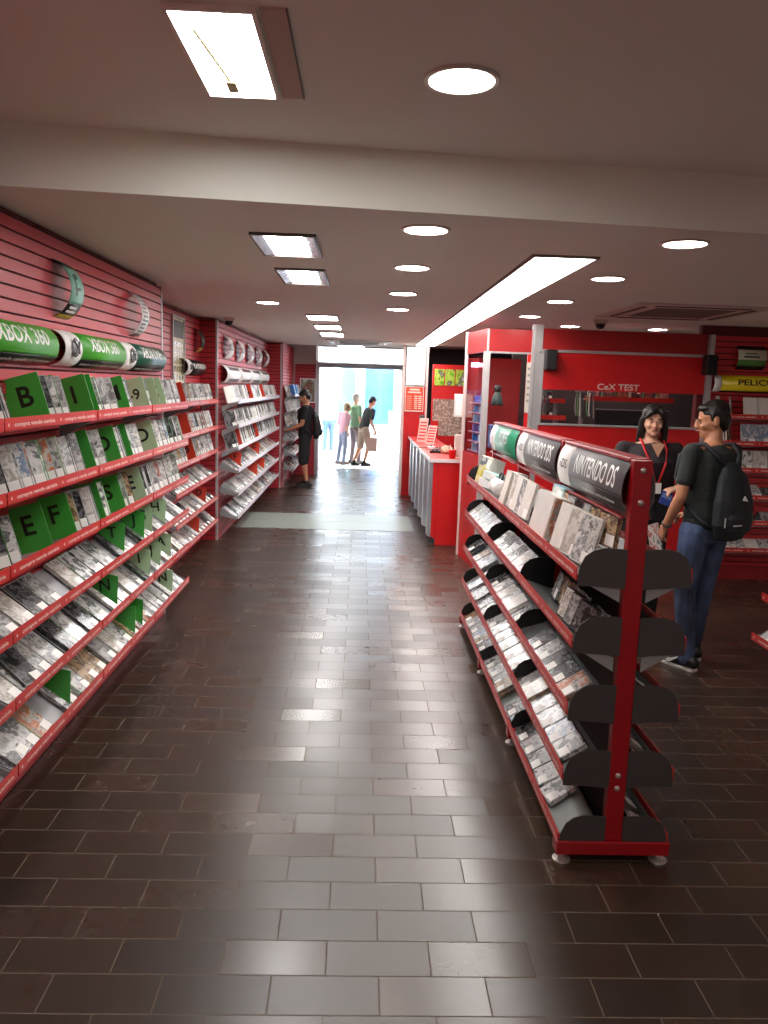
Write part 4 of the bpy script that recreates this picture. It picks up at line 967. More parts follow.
def gadgets():
    for i, (x, y) in enumerate([(.92,9.7), (1.0,10.1), (.93,10.4)]):
        o = thing('game_controller', ['black','grey','white'][i]+' game controller lying among cables on the counter', 'controller', T((x,y,.975)) @ Rm(.7*i,'Z'), 'controllers on the counter')
        m = [BLACK, mat('pad_grey', (130,126,126), .4), WHITE][i]
        mb = MB(); mb.prism([(-.07,-.03,.0),(-.05,-.055,0),(-.03,-.025,0),(.03,-.025,0),(.05,-.055,0),(.07,-.03,0),(.065,.03,0),(.03,.04,0),(-.03,.04,0),(-.065,.03,0)], (0,0,.03)); mb.build('shell', m, o, bevel=.006)
        for s in (-1,1): MB().lathe([(.010,.03),(.010,.042),(.013,.046)], 12, 0, T((s*.025,-.005,0))).build('stick', BLACK, o)
        MB().tube([(0,.04,.01),(.03,.12,.006),(-.05,.17,.006),(.02,.24,.006),(-.03,.2,.02)], .0035, 6).build('cable', BLACK, o)
    o = thing('till_screen', 'white upright till screen at the near end of counter', 'till', (1.125, 9.0, .975))
    MB().box(-.05,.06,-.0,.06,.03,.27).build('screen_back', mat('till_white', (232,222,214), .4), o, bevel=.008)
    MB().box(-.04,.04,-.02,.09,0,.012).box(-.012,.012,.02,.05,.012,.06).build('stand', mat('till_white', (232,222,214), .4), o)
    MB().box(-.04,.05,.06,.063,.04,.26).build('screen', BLACK, o)
    o = thing('speaker', 'white slim speaker fixed to the rear post of glass cabinet', 'speaker', (1.03, 8.42, 1.46))
    MB().box(-.05,.04,-.03,.03,0,.24).build('casing', mat('till_white', (232,222,214), .4), o, bevel=.008); MB().box(-.04,.03,-.033,-.03,.02,.22).build('front', WHITE, o)
    o = thing('parcel', 'crumpled beige bag lying on the counter behind the red pot', 'bag', (1.06, 9.7, .975))
    bm = bmesh.new(); bmesh.ops.create_icosphere(bm, subdivisions=3, radius=1); R2 = random.Random(3)
    for v in bm.verts: v.co *= 1+R2.uniform(-.07,.07); v.co = Vector((v.co.x*.08, v.co.y*.13, max(0, (v.co.z+.75))*.055))
    me = bpy.data.meshes.new('bag'); bm.to_mesh(me); bm.free(); me.materials.append(mat('bag_beige', (200,166,140), .6)); link('bag', me, o)
    MB().tube([(-.02,-.1,.06),(0,-.12,.11),(.02,-.1,.06)], .005).build('handle', mat('bag_beige', (200,166,140), .6), o)
gadgets()
def price_board():
    o = thing('price_board', 'orange red price board with white columns of figures on the pillar', 'sign', (.712, 12.995, 1.37))
    MB().box(0,.30,-.012,0,0,.40).build('board', mat('board_white', (236,220,206), .4), o); MB().box(.012,.288,-.015,-.012,.02,.388).build('face', mat('board_orange', (226,78,44), .4), o)
    t = MB(); t.box(.07,.23,-.0165,-.015,.338,.364).box(.045,.255,-.0165,-.015,.295,.320)
    for r in range(7):
        t.box(.15,.20,-.0165,-.015,.045+.032*r,.062+.032*r).box(.215,.27,-.0165,-.015,.045+.032*r,.062+.032*r).box(.03,.11,-.0165,-.015,.05+.032*r,.056+.032*r)
    t.build('lettering', mat('board_white', (236,220,206), .4), o)
    o = thing('alarm_keypad', 'small grey keypad on pillar below the orange price board', 'keypad', (.955, 12.99, 1.22))
    MB().box(0,.09,-.03,0,0,.10).build('casing', mat('grille_grey', (120,122,126), .5), o, bevel=.004); MB().box(.012,.078,-.033,-.03,.02,.085).build('screen', mat('keypad_screen', (70,96,96), .3), o)
price_board()
def pattern_mat():
    m = bpy.data.materials.new('patterned_paper'); m.use_nodes = True; nt = m.node_tree; b = nt.nodes['Principled BSDF']
    tc = nt.nodes.new('ShaderNodeTexCoord'); v = nt.nodes.new('ShaderNodeTexVoronoi'); v.inputs['Scale'].default_value = 30
    r = nt.nodes.new('ShaderNodeValToRGB'); r.color_ramp.elements[0].color = (*lin((226,206,190)),1); r.color_ramp.elements[1].color = (*lin((150,122,110)),1); r.color_ramp.elements[1].position = .6
    nt.links.new(tc.outputs['Object'], v.inputs['Vector']); nt.links.new(v.outputs['Distance'], r.inputs[0]); nt.links.new(r.outputs[0], b.inputs['Base Color']); return m

def back_display():
    o = thing('wall_display', 'red wall display with green pictures and patterned paper behind the counter', 'display', (1.11, 12.6, 0))
    MB().box(0,.52,0,.05,0,2.12).build('board', CRED, o)
    for k in range(3): MB().box(.03+.165*k,.18+.165*k,-.008,0,1.80,2.05).build('picture', cover_mat('green_picture', [(60,120,30),(130,190,50),(190,210,90),(70,90,60),(210,190,190)], 3) if k == 0 else bpy.data.materials['green_picture'], o)
    vs = [(.02,-.006,1.02)]; xs = [.02+.47*i/9 for i in range(10)]
    pts = [(.49,-.006,1.02),(.12,-.006,1.02),(.12,-.006,1.25),(.02,-.006,1.25),(.02,-.006,1.58)]+[(.02+.47*i/18, -.006, 1.58+(.022 if i % 2 else 0)) for i in range(1,19)]
    MB().prism(pts, (0,.006,0)).build('patterned_paper', pattern_mat(), o)
back_display()
def store_rack():
    o = thing('storage_rack', 'dark storage rack full of black gear behind the counter', 'rack', (1.66, 12.5, 0))
    MB().box(0,.04,0,.04,0,2.2).box(.8,.84,0,.04,0,2.2).box(0,.04,.36,.4,0,2.2).box(.8,.84,.36,.4,0,2.2).build('post', BLACK, o)
    for z in (.4,.8,1.15,1.5,1.85,2.2): MB().box(0,.84,0,.4,z-.02,z).build('shelf', mat('grille_grey', (120,122,126), .5), o)
store_rack()
for i, z in enumerate((1.15,1.5,1.85)):
    for j in range(4):
        o = link('gear_box', MB().box(0,.14,0,.2,0,.12+.05*RND.random()).mesh('gear_box', [BLACK, mat('pad_grey', (130,126,126), .4), mat('carton_tan', (150,120,84), .5)][(i+j) % 3]), None, T((1.70+.19*j, 12.55, z)))
        tag(o, '%s gear box, %s along the %s dark rack shelf up' % (['black','grey','tan'][(i+j) % 3], ORD[j], ORD[i]), 'box', 'gear boxes behind the counter')

# ------------------------------------------------------------------ people
V = Vector
def skinmat(n, c): return mat(n, c, .5, var=.05, scale=20)
SKIN = skinmat('skin_light', (214,164,138)); SKIN2 = skinmat('skin_tan', (190,132,100)); HAIR = mat('hair_dark', (24,18,16), .45, var=.3, scale=60, stretch=(1,1,.1), bump=.4)
ICO = None
def ico():
    global ICO
    if ICO is None:
        bm = bmesh.new(); bmesh.ops.create_icosphere(bm, subdivisions=2, radius=1)
        ICO = ([v.co.copy() for v in bm.verts], [tuple(v.index for v in f.verts) for f in bm.faces]); bm.free()
    return ICO
class Blob:
    """grown shapes that are fused into one closed skin"""
    def __init__(s): s.mb = MB()
    def ball(s, c, r, R=None):
        vs, fs = ico(); r = r if isinstance(r, (tuple, list)) else (r, r, r); c = V(c)
        s.mb.add([c+((R @ V((v.x*r[0], v.y*r[1], v.z*r[2]))) if R else V((v.x*r[0], v.y*r[1], v.z*r[2]))) for v in vs], fs); return s
    def limb(s, pts, radii, step=.35):
        P = [V(p) for p in pts]
        for i in range(len(P)-1):
            a, b = P[i], P[i+1]; ra, rb = radii[i], radii[i+1]; n = max(2, int((b-a).length/(min(ra, rb)*step))+1)
            for k in range(n+1): t = k/n; s.ball(a.lerp(b, t), ra+(rb-ra)*t)
        return s
    def slab(s, secs, step=.018, rz=.03):
        for i in range(len(secs)-1):
            a, b = secs[i], secs[i+1]; L = (V(b[0])-V(a[0])).length; n = max(1, int(L/step))
            for k in range(n+1):
                t = k/n; s.ball(V(a[0]).lerp(V(b[0]), t), (a[1]+(b[1]-a[1])*t, a[2]+(b[2]-a[2])*t, rz))
        return s
    def grow(s, name, m, parent=None, voxel=.009, it=6, M=None, keep=None):
        me = bpy.data.meshes.new(name); me.from_pydata([tuple(v) for v in s.mb.v], [], s.mb.f)
        o = bpy.data.objects.new('tmp', me); COL.objects.link(o)
        r = o.modifiers.new('r', 'REMESH'); r.mode = 'VOXEL'; r.voxel_size = voxel
        if it: q = o.modifiers.new('s', 'SMOOTH'); q.factor = .5; q.iterations = it
        bpy.context.view_layer.update()
        out = bpy.data.meshes.new_from_object(o.evaluated_get(bpy.context.evaluated_depsgraph_get()))
        bpy.data.objects.remove(o); bpy.data.meshes.remove(me); out.name = name; out.materials.clear(); out.materials.append(m)
        if keep:
            bm = bmesh.new(); bm.from_mesh(out); bmesh.ops.delete(bm, geom=[v for v in bm.verts if not keep(v.co)], context='VERTS'); bm.to_mesh(out); bm.free()
        out.polygons.foreach_set('use_smooth', [True]*len(out.polygons))
        return link(name, out, parent, M)
def hand(B, w, d, n, s=1, side=1, curl=.5, thumb=.5):
    """palm, four unequal fingers and a thumb; w wrist, d finger direction, n palm side, side = thumb side sign"""
    d = V(d).normalized(); n = (V(n)-V(n).dot(d)*d).normalized(); x = d.cross(n)*side; w = V(w)
    for a in (-.022, -.007, .008, .023): B.limb([w+d*.01*s+x*a*.7*s, w+d*.085*s+x*a*1.15*s], [.015*s, .0125*s])
    for i, (a, L) in enumerate(((.029,.070), (.010,.080), (-.009,.075), (-.027,.058))):
        p = w+d*.085*s+x*a*s; pts = [p]; ang = 0
        for k, f in enumerate((.45,.32,.23)):
            ang += curl*(1, 1.2, .8)[k]; p = p+(d*math.cos(ang)+n*math.sin(ang))*L*f*s; pts.append(p)
        B.limb(pts, [.0095*s, .009*s, .0082*s, .007*s])
    p = w+d*.028*s+x*.028*s
    B.limb([p, p+(d*.6+x*.75+n*thumb).normalized()*.036*s, p+(d*.6+x*.75+n*thumb).normalized()*.036*s+(d*.85+x*.25+n*thumb).normalized()*.030*s], [.0135*s, .0105*s, .008*s])
def person(label, M, J, skin, clothes, hair, voxel=.009, fat=1., head_yaw=0., head_pitch=0., female=False, hand_curl=(.5,.5), palms=None, lean=0., headoff=(0,0,0), fine=True, group=None, eyes=True, fingers=None):
    """one continuous skin; clothing, hair and facial features are its children. faces -y, own left hand at +x"""
    root_name = 'person'
    Lp = lambda z, y: V((0, y-math.sin(lean)*max(0, z-.95), .95+(z-.95)*math.cos(lean))) if z > .95 else V((0, y, z))
    tors = [(Lp(.88,.005), .150*fat, .105*fat), (Lp(1.0,.005), .148*fat, .104*fat), (Lp(1.1,.0), .142*fat, .10*fat), (Lp(1.22,.0), .152*fat, .108*fat), (Lp(1.33,.005), .164*fat, .112*fat), (Lp(1.40,.012), .150*fat, .098*fat), (Lp(1.455,.012), .085, .068)]
    if female: tors[4] = (Lp(1.31,-.012), .162*fat, .128*fat)
    neck = Lp(1.46,.012); hd = neck+V((0,-.035-math.sin(lean)*.12,.145*math.cos(lean)+.0))+V(headoff)
    HR = Matrix.Rotation(head_yaw, 3, 'Z') @ Matrix.Rotation(head_pitch+lean*.6, 3, 'X')
    hp = lambda x, y, z: hd+HR @ V((x, y, z))
    B = Blob(); B.slab([(c, a*.93, b*.93) for c, a, b in tors])
    B.limb([neck-V((0,0,.02)), hp(0,.012,-.06)], [.056 if not female else .050, .054 if not female else .048])
    B.ball(hp(0,.018,.030), (.076,.094,.088), HR); B.ball(hp(0,-.004,-.012), (.068,.078,.082), HR); B.ball(hp(0,-.024,-.066), (.050,.058,.042), HR); B.ball(hp(0,-.062,-.086), (.024,.022,.020), HR)
    B.limb([hp(0,-.086,.012), hp(0,-.099,-.022)], [.009,.0125]); B.ball(hp(.011,-.093,-.026), .009); B.ball(hp(-.011,-.093,-.026), .009)
    for s in (-1, 1):
        B.ball(hp(s*.030,-.082,.022), (.018,.010,.006), HR); B.ball(hp(s*.076,.012,-.008), (.012,.022,.034), HR); B.ball(hp(s*.040,-.060,-.025), (.022,.020,.020), HR)
    B.ball(hp(0,-.086,-.052), (.022,.010,.008), HR)
    for sd, s in (('R',-1), ('L',1)):
        sh, el, wr = V(J['sh'+sd]), V(J['el'+sd]), V(J['wr'+sd])
        B.limb([Lp(1.39,.012)+V((s*.10,0,0)), sh, sh.lerp(el,.45), el, el.lerp(wr,.3), wr], [.055, .052*fat**.5, .045*fat**.5, .037*fat**.5, .040*fat**.3, .026])
        hpv, kn, an, to = V(J['hip'+sd]), V(J['kn'+sd]), V(J['an'+sd]), V(J['to'+sd])
        B.limb([hpv, hpv.lerp(kn,.5), kn, kn.lerp(an,.35), an], [.085*fat, .070*fat, .050, .053, .036])
        B.limb([an, an.lerp(to,.5)-V((0,0,.02)), an.lerp(to,.72)-V((0,0,.012))], [.036,.030,.022])
        dd, nn = J['hd'+sd]; tsg = (J.get('th'+sd, 1))
        hand(B, wr, dd, nn, 1.0 if not female else .92, tsg, hand_curl[0 if sd == 'R' else 1], .45)
    body = B.grow(root_name, skin, None, voxel, 5, M); tag(body, label, 'person', group)
    P = body; ex = dict(hp=hp, HR=HR, tors=tors, J=J, Lp=Lp, body=body)
    if eyes:
        for s in (-1, 1):
            MB().lathe([(.0001,-.001),(.007,-.0005),(.009,.002)], 12, 0, T(hp(s*.030,-.0835,.008)) @ HR.to_4x4() @ Rm(PI/2,'X') @ Matrix.Diagonal((1.1,.5,-1,1))).build('eye', mat('eye_white', (226,220,212), .3), P)
            MB().lathe([(.0001,-.001),(.005,0),(.005,.002)], 10, 0, T(hp(s*.030,-.0862,.008)) @ HR.to_4x4() @ Rm(PI/2,'X') @ Matrix.Diagonal((1,.9,-1,1))).build('iris', mat('iris_dark', (34,22,16), .2), P)
            Blob().limb([hp(s*.014,-.094,.027), hp(s*.030,-.095,.031), hp(s*.048,-.082,.026)], [.0035,.004,.0025], .6).grow('eyebrow', HAIR, P, .0025, 1)
        Blob().limb([hp(-.021,-.089,-.049), hp(0,-.098,-.047), hp(.021,-.089,-.049)], [.003,.006,.003], .5).grow('lips', mat('lips', (176,104,96), .5) , P, .003, 2)
    return ex
def torso_cloth(ex, m, name, grow_=.012, z0=.90, sleeve=.55, hem_r=None, voxel=.009, fat=1., loose=0., taper=None):
    B = Blob(); t = ex['tors']; Lp = ex['Lp']
    secs = [(c, a+grow_+loose*(1 if c.z < 1.25 else .4), b+grow_+loose*(1 if c.z < 1.25 else .4)) for c, a, b in t[1:6]]
    secs = [(Lp(z0+.03,.003), t[1][1]+grow_+loose, t[1][2]+grow_+loose)]+secs+[(Lp(1.442,.012), .088, .075)]
    B.slab(secs)
    for sd, s in (('R',-1), ('L',1)):
        sh, el, wr = [V(ex['J'][k+sd]) for k in ('sh','el','wr')]; f = fat**.5
        if sleeve <= 1: e = sh.lerp(el, sleeve); B.limb([Lp(1.38,.012)+V((s*.10,0,0)), sh, e], [.058*f, .057*f, .056*f])
        else: B.limb([Lp(1.38,.012)+V((s*.10,0,0)), sh, el, el.lerp(wr, sleeve-1)], [.058*f, .057*f, .052*f, .047*f])
    return B.grow(name, m, ex['body'], voxel, 5)
def trousers(ex, m, name='trousers', upto='an', voxel=.009, r=(.098,.085,.070,.064,.058), fat=1.):
    B = Blob(); t = ex['tors']; J = ex['J']
    B.slab([(t[0][0]+V((0,0,-.03)), t[0][1]+.012, t[0][2]+.014), (t[1][0]+V((0,0,.0)), t[1][1]+.008, t[1][2]+.008)])
    for sd in 'RL':
        h, k, a = V(J['hip'+sd]), V(J['kn'+sd]), V(J['an'+sd])
        if upto == 'an': B.limb([h, h.lerp(k,.5), k, k.lerp(a,.5), a+V((0,0,-.015))], [q*fat for q in r])
        else: B.limb([h, h.lerp(k,.5), k+V((0,0,-.02))], [.102*fat, .098*fat, .092*fat])
    return B.grow(name, m, ex['body'], voxel, 5)
def shoes(ex, m, sole, voxel=.007, swoosh=False):
    for sd, s in (('R',-1), ('L',1)):
        a, t = V(ex['J']['an'+sd]), V(ex['J']['to'+sd]); d = (t-a); d.z = 0; d.normalize(); sx = V((-d.y, d.x, 0))
        heel = V((a.x, a.y, 0))-d*.055; toe = V((t.x, t.y, 0))+d*.03
        B = Blob(); B.limb([heel+V((0,0,.055)), heel.lerp(toe,.35)+V((0,0,.055))], [.042,.045]).limb([heel.lerp(toe,.35)+V((0,0,.052)), heel.lerp(toe,.7)+V((0,0,.042)), toe-d*.04+V((0,0,.035))], [.046,.043,.032]).limb([V((a.x,a.y,.06)), V((a.x,a.y,.105))], [.046,.046])
        sh = B.grow('shoe', m, ex['body'], voxel, 4, keep=None)
        pts = []; W = [(0,.026),(.10,.036),(.35,.038),(.65,.043),(.84,.036),(.93,.018)]; Lf = (toe-heel).length+.03
        for f, w_ in W: pts.append(heel-d*.02+d*Lf*f+sx*w_)
        for f, w_ in reversed(W): pts.append(heel-d*.02+d*Lf*f-sx*w_)
        MB().prism([tuple(p) for p in pts], (0,0,.022)).build('sole', sole, sh, bevel=.004)
        if swoosh:
            C = [(.02,.078,.004),(.12,.052,.010),(.25,.040,.014),(.42,.046,.011),(.62,.066,.007),(.85,.090,.002)]
            for q in (-1, 1):
                mb = MB(); at = lambda f, z: heel+d*(.16+.10*(1-f)-.17*f)*0+d*(.155-.16*(f-.3))+sx*q*.0445+V((0,0,z))
                for (f0, z0, h0), (f1, z1, h1) in zip(C, C[1:]):
                    mb.prism([tuple(at(f0, z0-h0)), tuple(at(f1, z1-h1)), tuple(at(f1, z1+h1)), tuple(at(f0, z0+h0))], tuple(sx*q*.004))
                mb.build('emblem', WHITE, sh)
def short_hair(ex, m=HAIR, voxel=.006, bald=False, vol=1.):
    hp, HR = ex['hp'], ex['HR']; B = Blob()
    B.ball(hp(0,.030,.050), (.083*vol,.096*vol,.086*vol), HR); B.ball(hp(0,.062,.0), (.074*vol,.060*vol,.085), HR); B.ball(hp(0,-.018,.086), (.062,.056,.030*vol), HR)
    for s in (-1, 1): B.limb([hp(s*.070,.0,.04), hp(s*.073,-.010,.004)], [.014,.008])
    return B.grow('hair', m, ex['body'], voxel, 3)
STAND = dict(shR=(-.185,.012,1.41), shL=(.185,.012,1.41), elR=(-.235,.04,1.13), elL=(.235,.04,1.13), wrR=(-.235,-.04,.89), wrL=(.235,-.04,.89),
             hipR=(-.088,.005,.90), hipL=(.088,.005,.90), knR=(-.095,-.015,.50), knL=(.095,-.015,.50), anR=(-.10,.03,.09), anL=(.10,.03,.09), toR=(-.12,-.13,.035), toL=(.12,-.13,.035),
             hdR=((.1,-.25,-1),(1,0,0)), hdL=((-.1,-.25,-1),(-1,0,0)), thR=1, thL=-1)
def pose(**k): d = dict(STAND); d.update(k); return d

# customer in dark tee beside the gondola, back three-quarters to us
denim = mat('blue_denim', (66,80,112), .85, var=.62, scale=5, stretch=(1.6,1.6,.6), contrast=.13)
Mc = T((2.235, 5.02, 0)) @ Rm(math.radians(-156), 'Z')
Jc = pose(elL=(.225,.0,1.13), wrL=(.19,-.14,.915), hdL=((-.15,-.55,-.85),(-1,.2,0)), elR=(-.23,-.02,1.13), wrR=(-.13,-.22,.98), hdR=((.5,-.8,-.3),(.3,0,-1)), knL=(.098,-.02,.50), anL=(.105,.05,.09), toL=(.125,-.11,.035), knR=(-.10,-.05,.50), anR=(-.10,-.10,.09), toR=(-.12,-.26,.035))
ex = person('standing man in dark tee and blue jeans with a black backpack, facing the shop worker', Mc, Jc, SKIN2, None, None, .0065, 1., math.radians(56), math.radians(12))
torso_cloth(ex, mat('tee_charcoal', (44,48,48), .85, bump=.15, scale=30), 't_shirt', .014, .90, .62, loose=.006)
trousers(ex, denim); shoes(ex, mat('shoe_black', (20,20,22), .5), mat('sole_white', (230,228,222), .5), swoosh=True); short_hair(ex)
w_ = V(Jc['wrL']); e_ = V(Jc['elL']); dd = (w_-e_).normalized()
MB().tube([w_-dd*.028, w_-dd*.012], .034, 16).build('wristwatch', mat('watch_steel', (120,116,110), .3, .6), ex['body'], bevel=.003)
def backpack(M, label, m, small=1., logo=True):
    o = thing('backpack', label, 'backpack', M)
    B = Blob()
    B.slab([(V((0,.20,.90)), .12*small, .05), (V((0,.215,.98)), .155*small, .085), (V((0,.21,1.12)), .15*small, .08), (V((0,.19,1.26)), .115*small, .06), (V((0,.165,1.33)), .06*small, .03)], rz=.035)
    B.grow('sack', m, o, .009, 6)
    B = Blob(); B.slab([(V((0,.265,.95)), .10*small, .045), (V((0,.27,1.02)), .11*small, .05), (V((0,.262,1.06)), .09*small, .03)], rz=.02); B.grow('front_pocket', m, o, .008, 4)
    for s in (-1, 1):
        MB().tube([(s*.05,.165,1.33), (s*.10,.135,1.40), (s*.125,.06,1.462), (s*.128,-.03,1.452), (s*.145,-.112,1.38), (s*.16,-.118,1.24), (s*.172,-.03,1.09), (s*.155,.115,.985), (s*.12,.17,.95)], .014, 8).build('strap', m, o, smooth=True)
    if logo:
        MB().prism([(-.02,.296,1.13),(.03,.298,1.14),(.012,.296,1.165),(-.005,.296,1.15)], (0,.004,0)).build('emblem', WHITE, o)
        MB().box(-.14,-.128,.24,.262,1.04,1.10).build('tab', mat('tab_red', (200,40,50), .5), o)
        MB().box(.04,.11,.318,.322,.985,.993).box(.125,.131,.27,.275,.97,1.03).build('zip_pull', mat('zip_grey', (190,190,190), .4), o)
    return o
backpack(Mc, 'black backpack worn by the man in blue jeans', mat('pack_navy', (26,30,36), .7, bump=.2, scale=40), 1.05)
MBc = Mc @ T((.0,0,0))
o = link('game_case', DVD['clear'], None, Mc @ T((.15,-.235,.72)) @ Rm(.35,'X') @ Rm(1.3,'Z')); link('cover', DVD['red-patched'], o); tag(o, 'red and white game case held by the man in blue jeans', 'game case')

# shop worker facing the camera
Ms = T((2.15, 5.86, 0)) @ Rm(math.radians(2), 'Z') @ Matrix.Scale(.972, 4)
Js = pose(shR=(-.205,.012,1.395), shL=(.205,.012,1.395), elR=(-.28,.03,1.12), elL=(.315,-.02,1.12), wrR=(-.14,-.18,1.06), wrL=(.135,-.215,1.125), hdR=((.8,-.5,.1),(.3,0,-1)), hdL=((-.85,-.35,-.15),(0,.3,-1)), thR=1, thL=-1)
ex = person('shop worker with long dark hair, dark shirt and red lanyard holding a blue card', Ms, Js, SKIN, None, None, .0065, 1.22, math.radians(-14), math.radians(4), True, (.6,.7))
torso_cloth(ex, mat('shirt_plum_black', (38,30,36), .8, var=.35, scale=26), 'shirt', .016, .84, 1.35, fat=1.22, loose=.012)
trousers(ex, mat('trousers_black', (20,19,21), .8), fat=1.1); shoes(ex, mat('shoe_black', (20,20,22), .5), mat('sole_black', (26,26,26), .6))
hp, HR = ex['hp'], ex['HR']
B = Blob(); B.ball(hp(0,.032,.048), (.090,.100,.090), HR); B.ball(hp(0,.06,-.02), (.086,.062,.11), HR)
B.limb([hp(.02,-.055,.105), hp(-.03,-.088,.078), hp(-.066,-.066,.035)], [.026,.020,.013]); B.limb([hp(.02,-.055,.105), hp(.05,-.080,.075), hp(.074,-.052,.02)], [.026,.022,.016])
for s in (-1, 1): B.limb([hp(s*.082,.0,.02), hp(s*.088,.012,-.08), hp(s*.088,.028,-.17), hp(s*.075,.045,-.23)], [.022,.028,.028,.014])
B.limb([hp(0,.07,-.05), hp(0,.075,-.22)], [.07,.05]); B.grow('hair', HAIR, ex['body'], .006, 3)
lan = mat('lanyard_red', (190,26,36), .6)
mb = MB()
for s in (-1, 1): mb.tube([V((s*.075,.05,1.475)), V((s*.088,-.03,1.468)), V((s*.085,-.115,1.40)), V((s*.055,-.172,1.30)), V((s*.012,-.178,1.16))], .0095, 8)
mb.build('lanyard', lan, ex['body'], smooth=True)
MB().prism([(-.035,-.178,1.08),(.035,-.178,1.08),(.035,-.178,1.16),(-.035,-.178,1.16)], (0,-.004,0)).build('badge', WHITE, ex['body'])
MB().prism([(-.05,-.135,1.448),(.05,-.135,1.448),(.0,-.150,1.35)], (0,-.012,0)).build('neck_opening', SKIN, ex['body'])
w_ = V(Js['wrL']); e_ = V(Js['elL']); dd = (w_-e_).normalized(); MB().tube([w_-dd*.04, w_-dd*.015], .036, 16).build('wristband', BLACK, ex['body'], bevel=.003)
Mcard = Ms @ T((.045,-.262,1.055)) @ Rm(.35,'Y') @ Rm(-.2,'X')
o = link('card', MB().box(-.045,.045,-.002,.002,-.05,.05).mesh('card', mat('card_blue', (50,72,150), .4)), None, Mcard, bevel=.002); tag(o, 'blue card held in the hand of the shop worker', 'card')
link('print', MB().box(-.035,.035,-.0035,-.002,.0,.035).mesh('print', mat('card_pale_blue', (120,140,196), .4)), o)

# man browsing by the far left shelves
Ml = T((-.93, 13.70, 0)) @ Rm(math.radians(-92), 'Z') @ Matrix.Scale(.955, 4)
Jl = pose(elR=(-.23,-.03,1.14), elL=(.23,-.03,1.14), wrR=(-.14,-.26,1.04), wrL=(.14,-.26,1.03), hdR=((.4,-.9,0),(.5,0,-1)), hdL=((-.4,-.9,0),(-.5,0,-1)), anR=(-.1,.02,.09), toR=(-.12,-.14,.035), anL=(.10,.06,.09), toL=(.12,-.10,.035))
ex = person('man in black tee and dark shorts reading a case at the far left shelves', Ml, Jl, SKIN2, None, None, .010, 1.04, 0, math.radians(28))
torso_cloth(ex, mat('tee_black', (24,24,27), .85), 't_shirt', .014, .88, .6, voxel=.011, loose=.008); trousers(ex, mat('shorts_black', (34,33,36), .85), 'shorts', 'kn', .011)
shoes(ex, mat('shoe_dark', (30,28,30), .5), mat('sole_dark', (60,56,56), .6), .009); short_hair(ex, vol=1.03)
backpack(Ml, 'dark backpack on the back of the man browsing far shelves', mat('pack_black', (22,22,26), .7), 1.05, False)
o = link('game_case', DVD['clear'], None, Ml @ T((0,-.37,1.02)) @ Rm(-.9,'X')); link('cover', DVD['silver-covered'], o); tag(o, 'pale game case held open by the man at far left shelves', 'game case')

# the three walking past in the doorway
Mp = T((.09, 17.75, 0)) @ Rm(math.radians(118), 'Z') @ Matrix.Scale(.90, 4)
Jp = pose(shR=(-.185,-.16,1.35), shL=(.185,-.16,1.35), elR=(-.22,-.08,1.08), elL=(.22,-.10,1.08), wrR=(-.20,-.20,.88), wrL=(.20,-.2,.86), knR=(-.095,-.10,.52), anR=(-.10,.02,.10), toR=(-.11,-.14,.035), knL=(.09,.03,.50), anL=(.09,.20,.12), toL=(.10,.06,.035))
ex = person('man in dark tee and beige shorts stepping through the doorway, head bent down', Mp, Jp, SKIN2, None, None, .011, 1.0, 0, math.radians(26), lean=math.radians(19))
torso_cloth(ex, mat('tee_dark_grey', (54,58,60), .85), 't_shirt', .013, .9, .65, voxel=.011, loose=.008); trousers(ex, mat('shorts_beige', (170,150,136), .85), 'shorts', 'kn', .011); shoes(ex, mat('shoe_black', (20,20,22), .5), mat('sole_black', (26,26,26), .6), .009); short_hair(ex)
def shopping_bag(M, lab):
    o = thing('shopping_bag', lab, 'bag', M)
    MB().prism([(-.12,-.05,0),(.12,-.05,0),(.12,.05,0),(-.12,.05,0)], (0,0,.30)).build('sack', mat('bag_pinkish', (206,170,160), .6), o, bevel=.01)
    for y in (-.035,.035): MB().tube([(-.05,y,.30),(-.04,y,.40),(.0,y,.43),(.04,y,.40),(.05,y,.30)], .005).build('handle', mat('bag_pinkish', (206,170,160), .6), o)
shopping_bag(T((.27, 17.58, .34)), 'pinkish carrier bag hanging from the hand of the bending man')
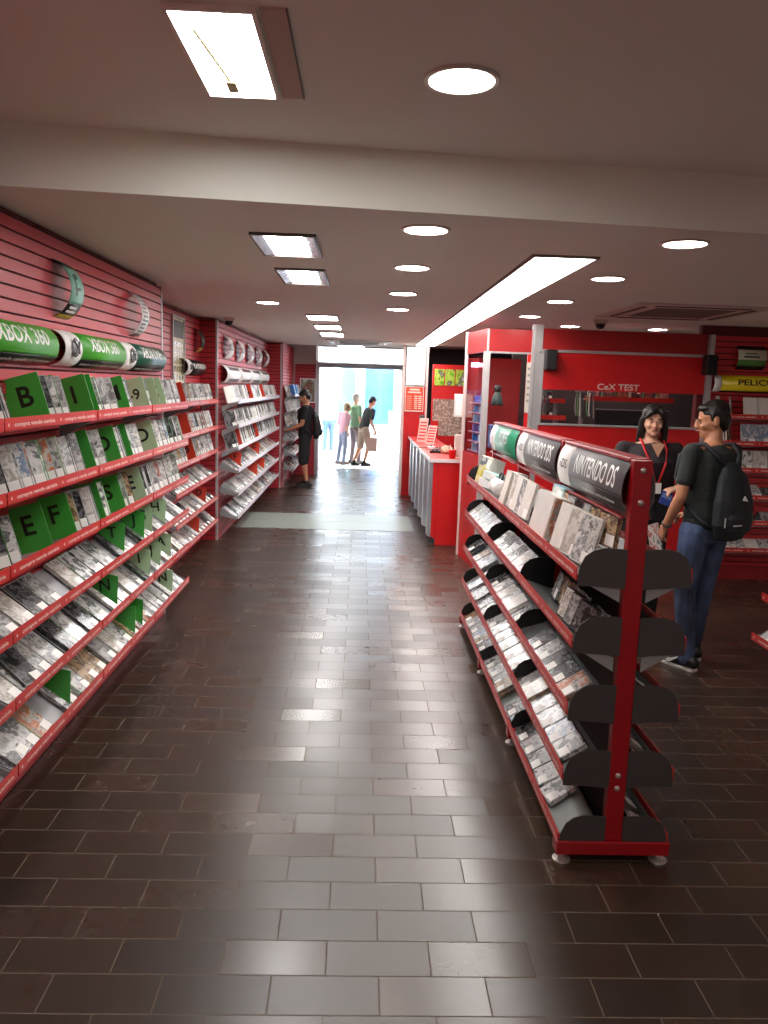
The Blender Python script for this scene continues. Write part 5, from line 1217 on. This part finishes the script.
Mo = T((-.10, 18.15, -.0)) @ Rm(math.radians(125), 'Z') @ Matrix.Scale(.915, 4)
ex = person('grey haired man in pale green shirt walking behind the bending man', Mo, pose(knR=(-.09,-.06,.5), anR=(-.1,-.06,.09), toR=(-.12,-.22,.035)), SKIN, None, None, .012, 1.12, 0, .1)
torso_cloth(ex, mat('shirt_pale_green', (130,176,140), .8), 'shirt', .014, .88, .7, voxel=.012, loose=.01); trousers(ex, mat('trousers_taupe', (120,108,110), .8), voxel=.012); shoes(ex, mat('shoe_dark', (30,28,30), .5), mat('sole_dark', (60,56,56), .6), .01); short_hair(ex, mat('hair_grey', (150,146,142), .6))
Mw = T((-.36, 17.95, 0)) @ Rm(math.radians(115), 'Z') @ Matrix.Scale(.80, 4)
ex = person('short woman in pink top and pale trousers beside the green shirted man', Mw, pose(knL=(.09,.06,.5), anL=(.09,.12,.09), toL=(.10,-.04,.035)), SKIN, None, None, .011, 1.06, 0, .15, True, lean=math.radians(7), headoff=(0,-.01,-.01))
torso_cloth(ex, mat('top_pink', (206,160,176), .8), 'top', .014, .86, 1.1, voxel=.011, loose=.012, fat=1.06); trousers(ex, mat('trousers_pale_blue', (140,150,176), .8), voxel=.011); shoes(ex, mat('shoe_tan', (120,96,84), .5), mat('sole_dark', (60,56,56), .6), .01)
hp, HR = ex['hp'], ex['HR']; Blob().ball(hp(0,.03,.04), (.10,.105,.095), HR).ball(hp(0,.06,-.03), (.09,.07,.09), HR).grow('hair', mat('hair_ash', (150,124,100), .6), ex['body'], .008, 3)
Mu = T((-.82, 21.0, -.02)) @ Rm(math.radians(20), 'Z') @ Matrix.Scale(.93, 4)
ex = person('passer-by in white top and blue jeans out on the bright street', Mu, pose(), SKIN, None, None, .013, 1.0, 0, 0, False)
torso_cloth(ex, mat('top_white', (236,236,236), .8), 'top', .014, .9, .7, voxel=.013); trousers(ex, mat('street_jeans', (60,84,150), .8), voxel=.013); shoes(ex, mat('shoe_grey', (170,170,176), .5), mat('sole_dark', (60,56,56), .6), .01); short_hair(ex)
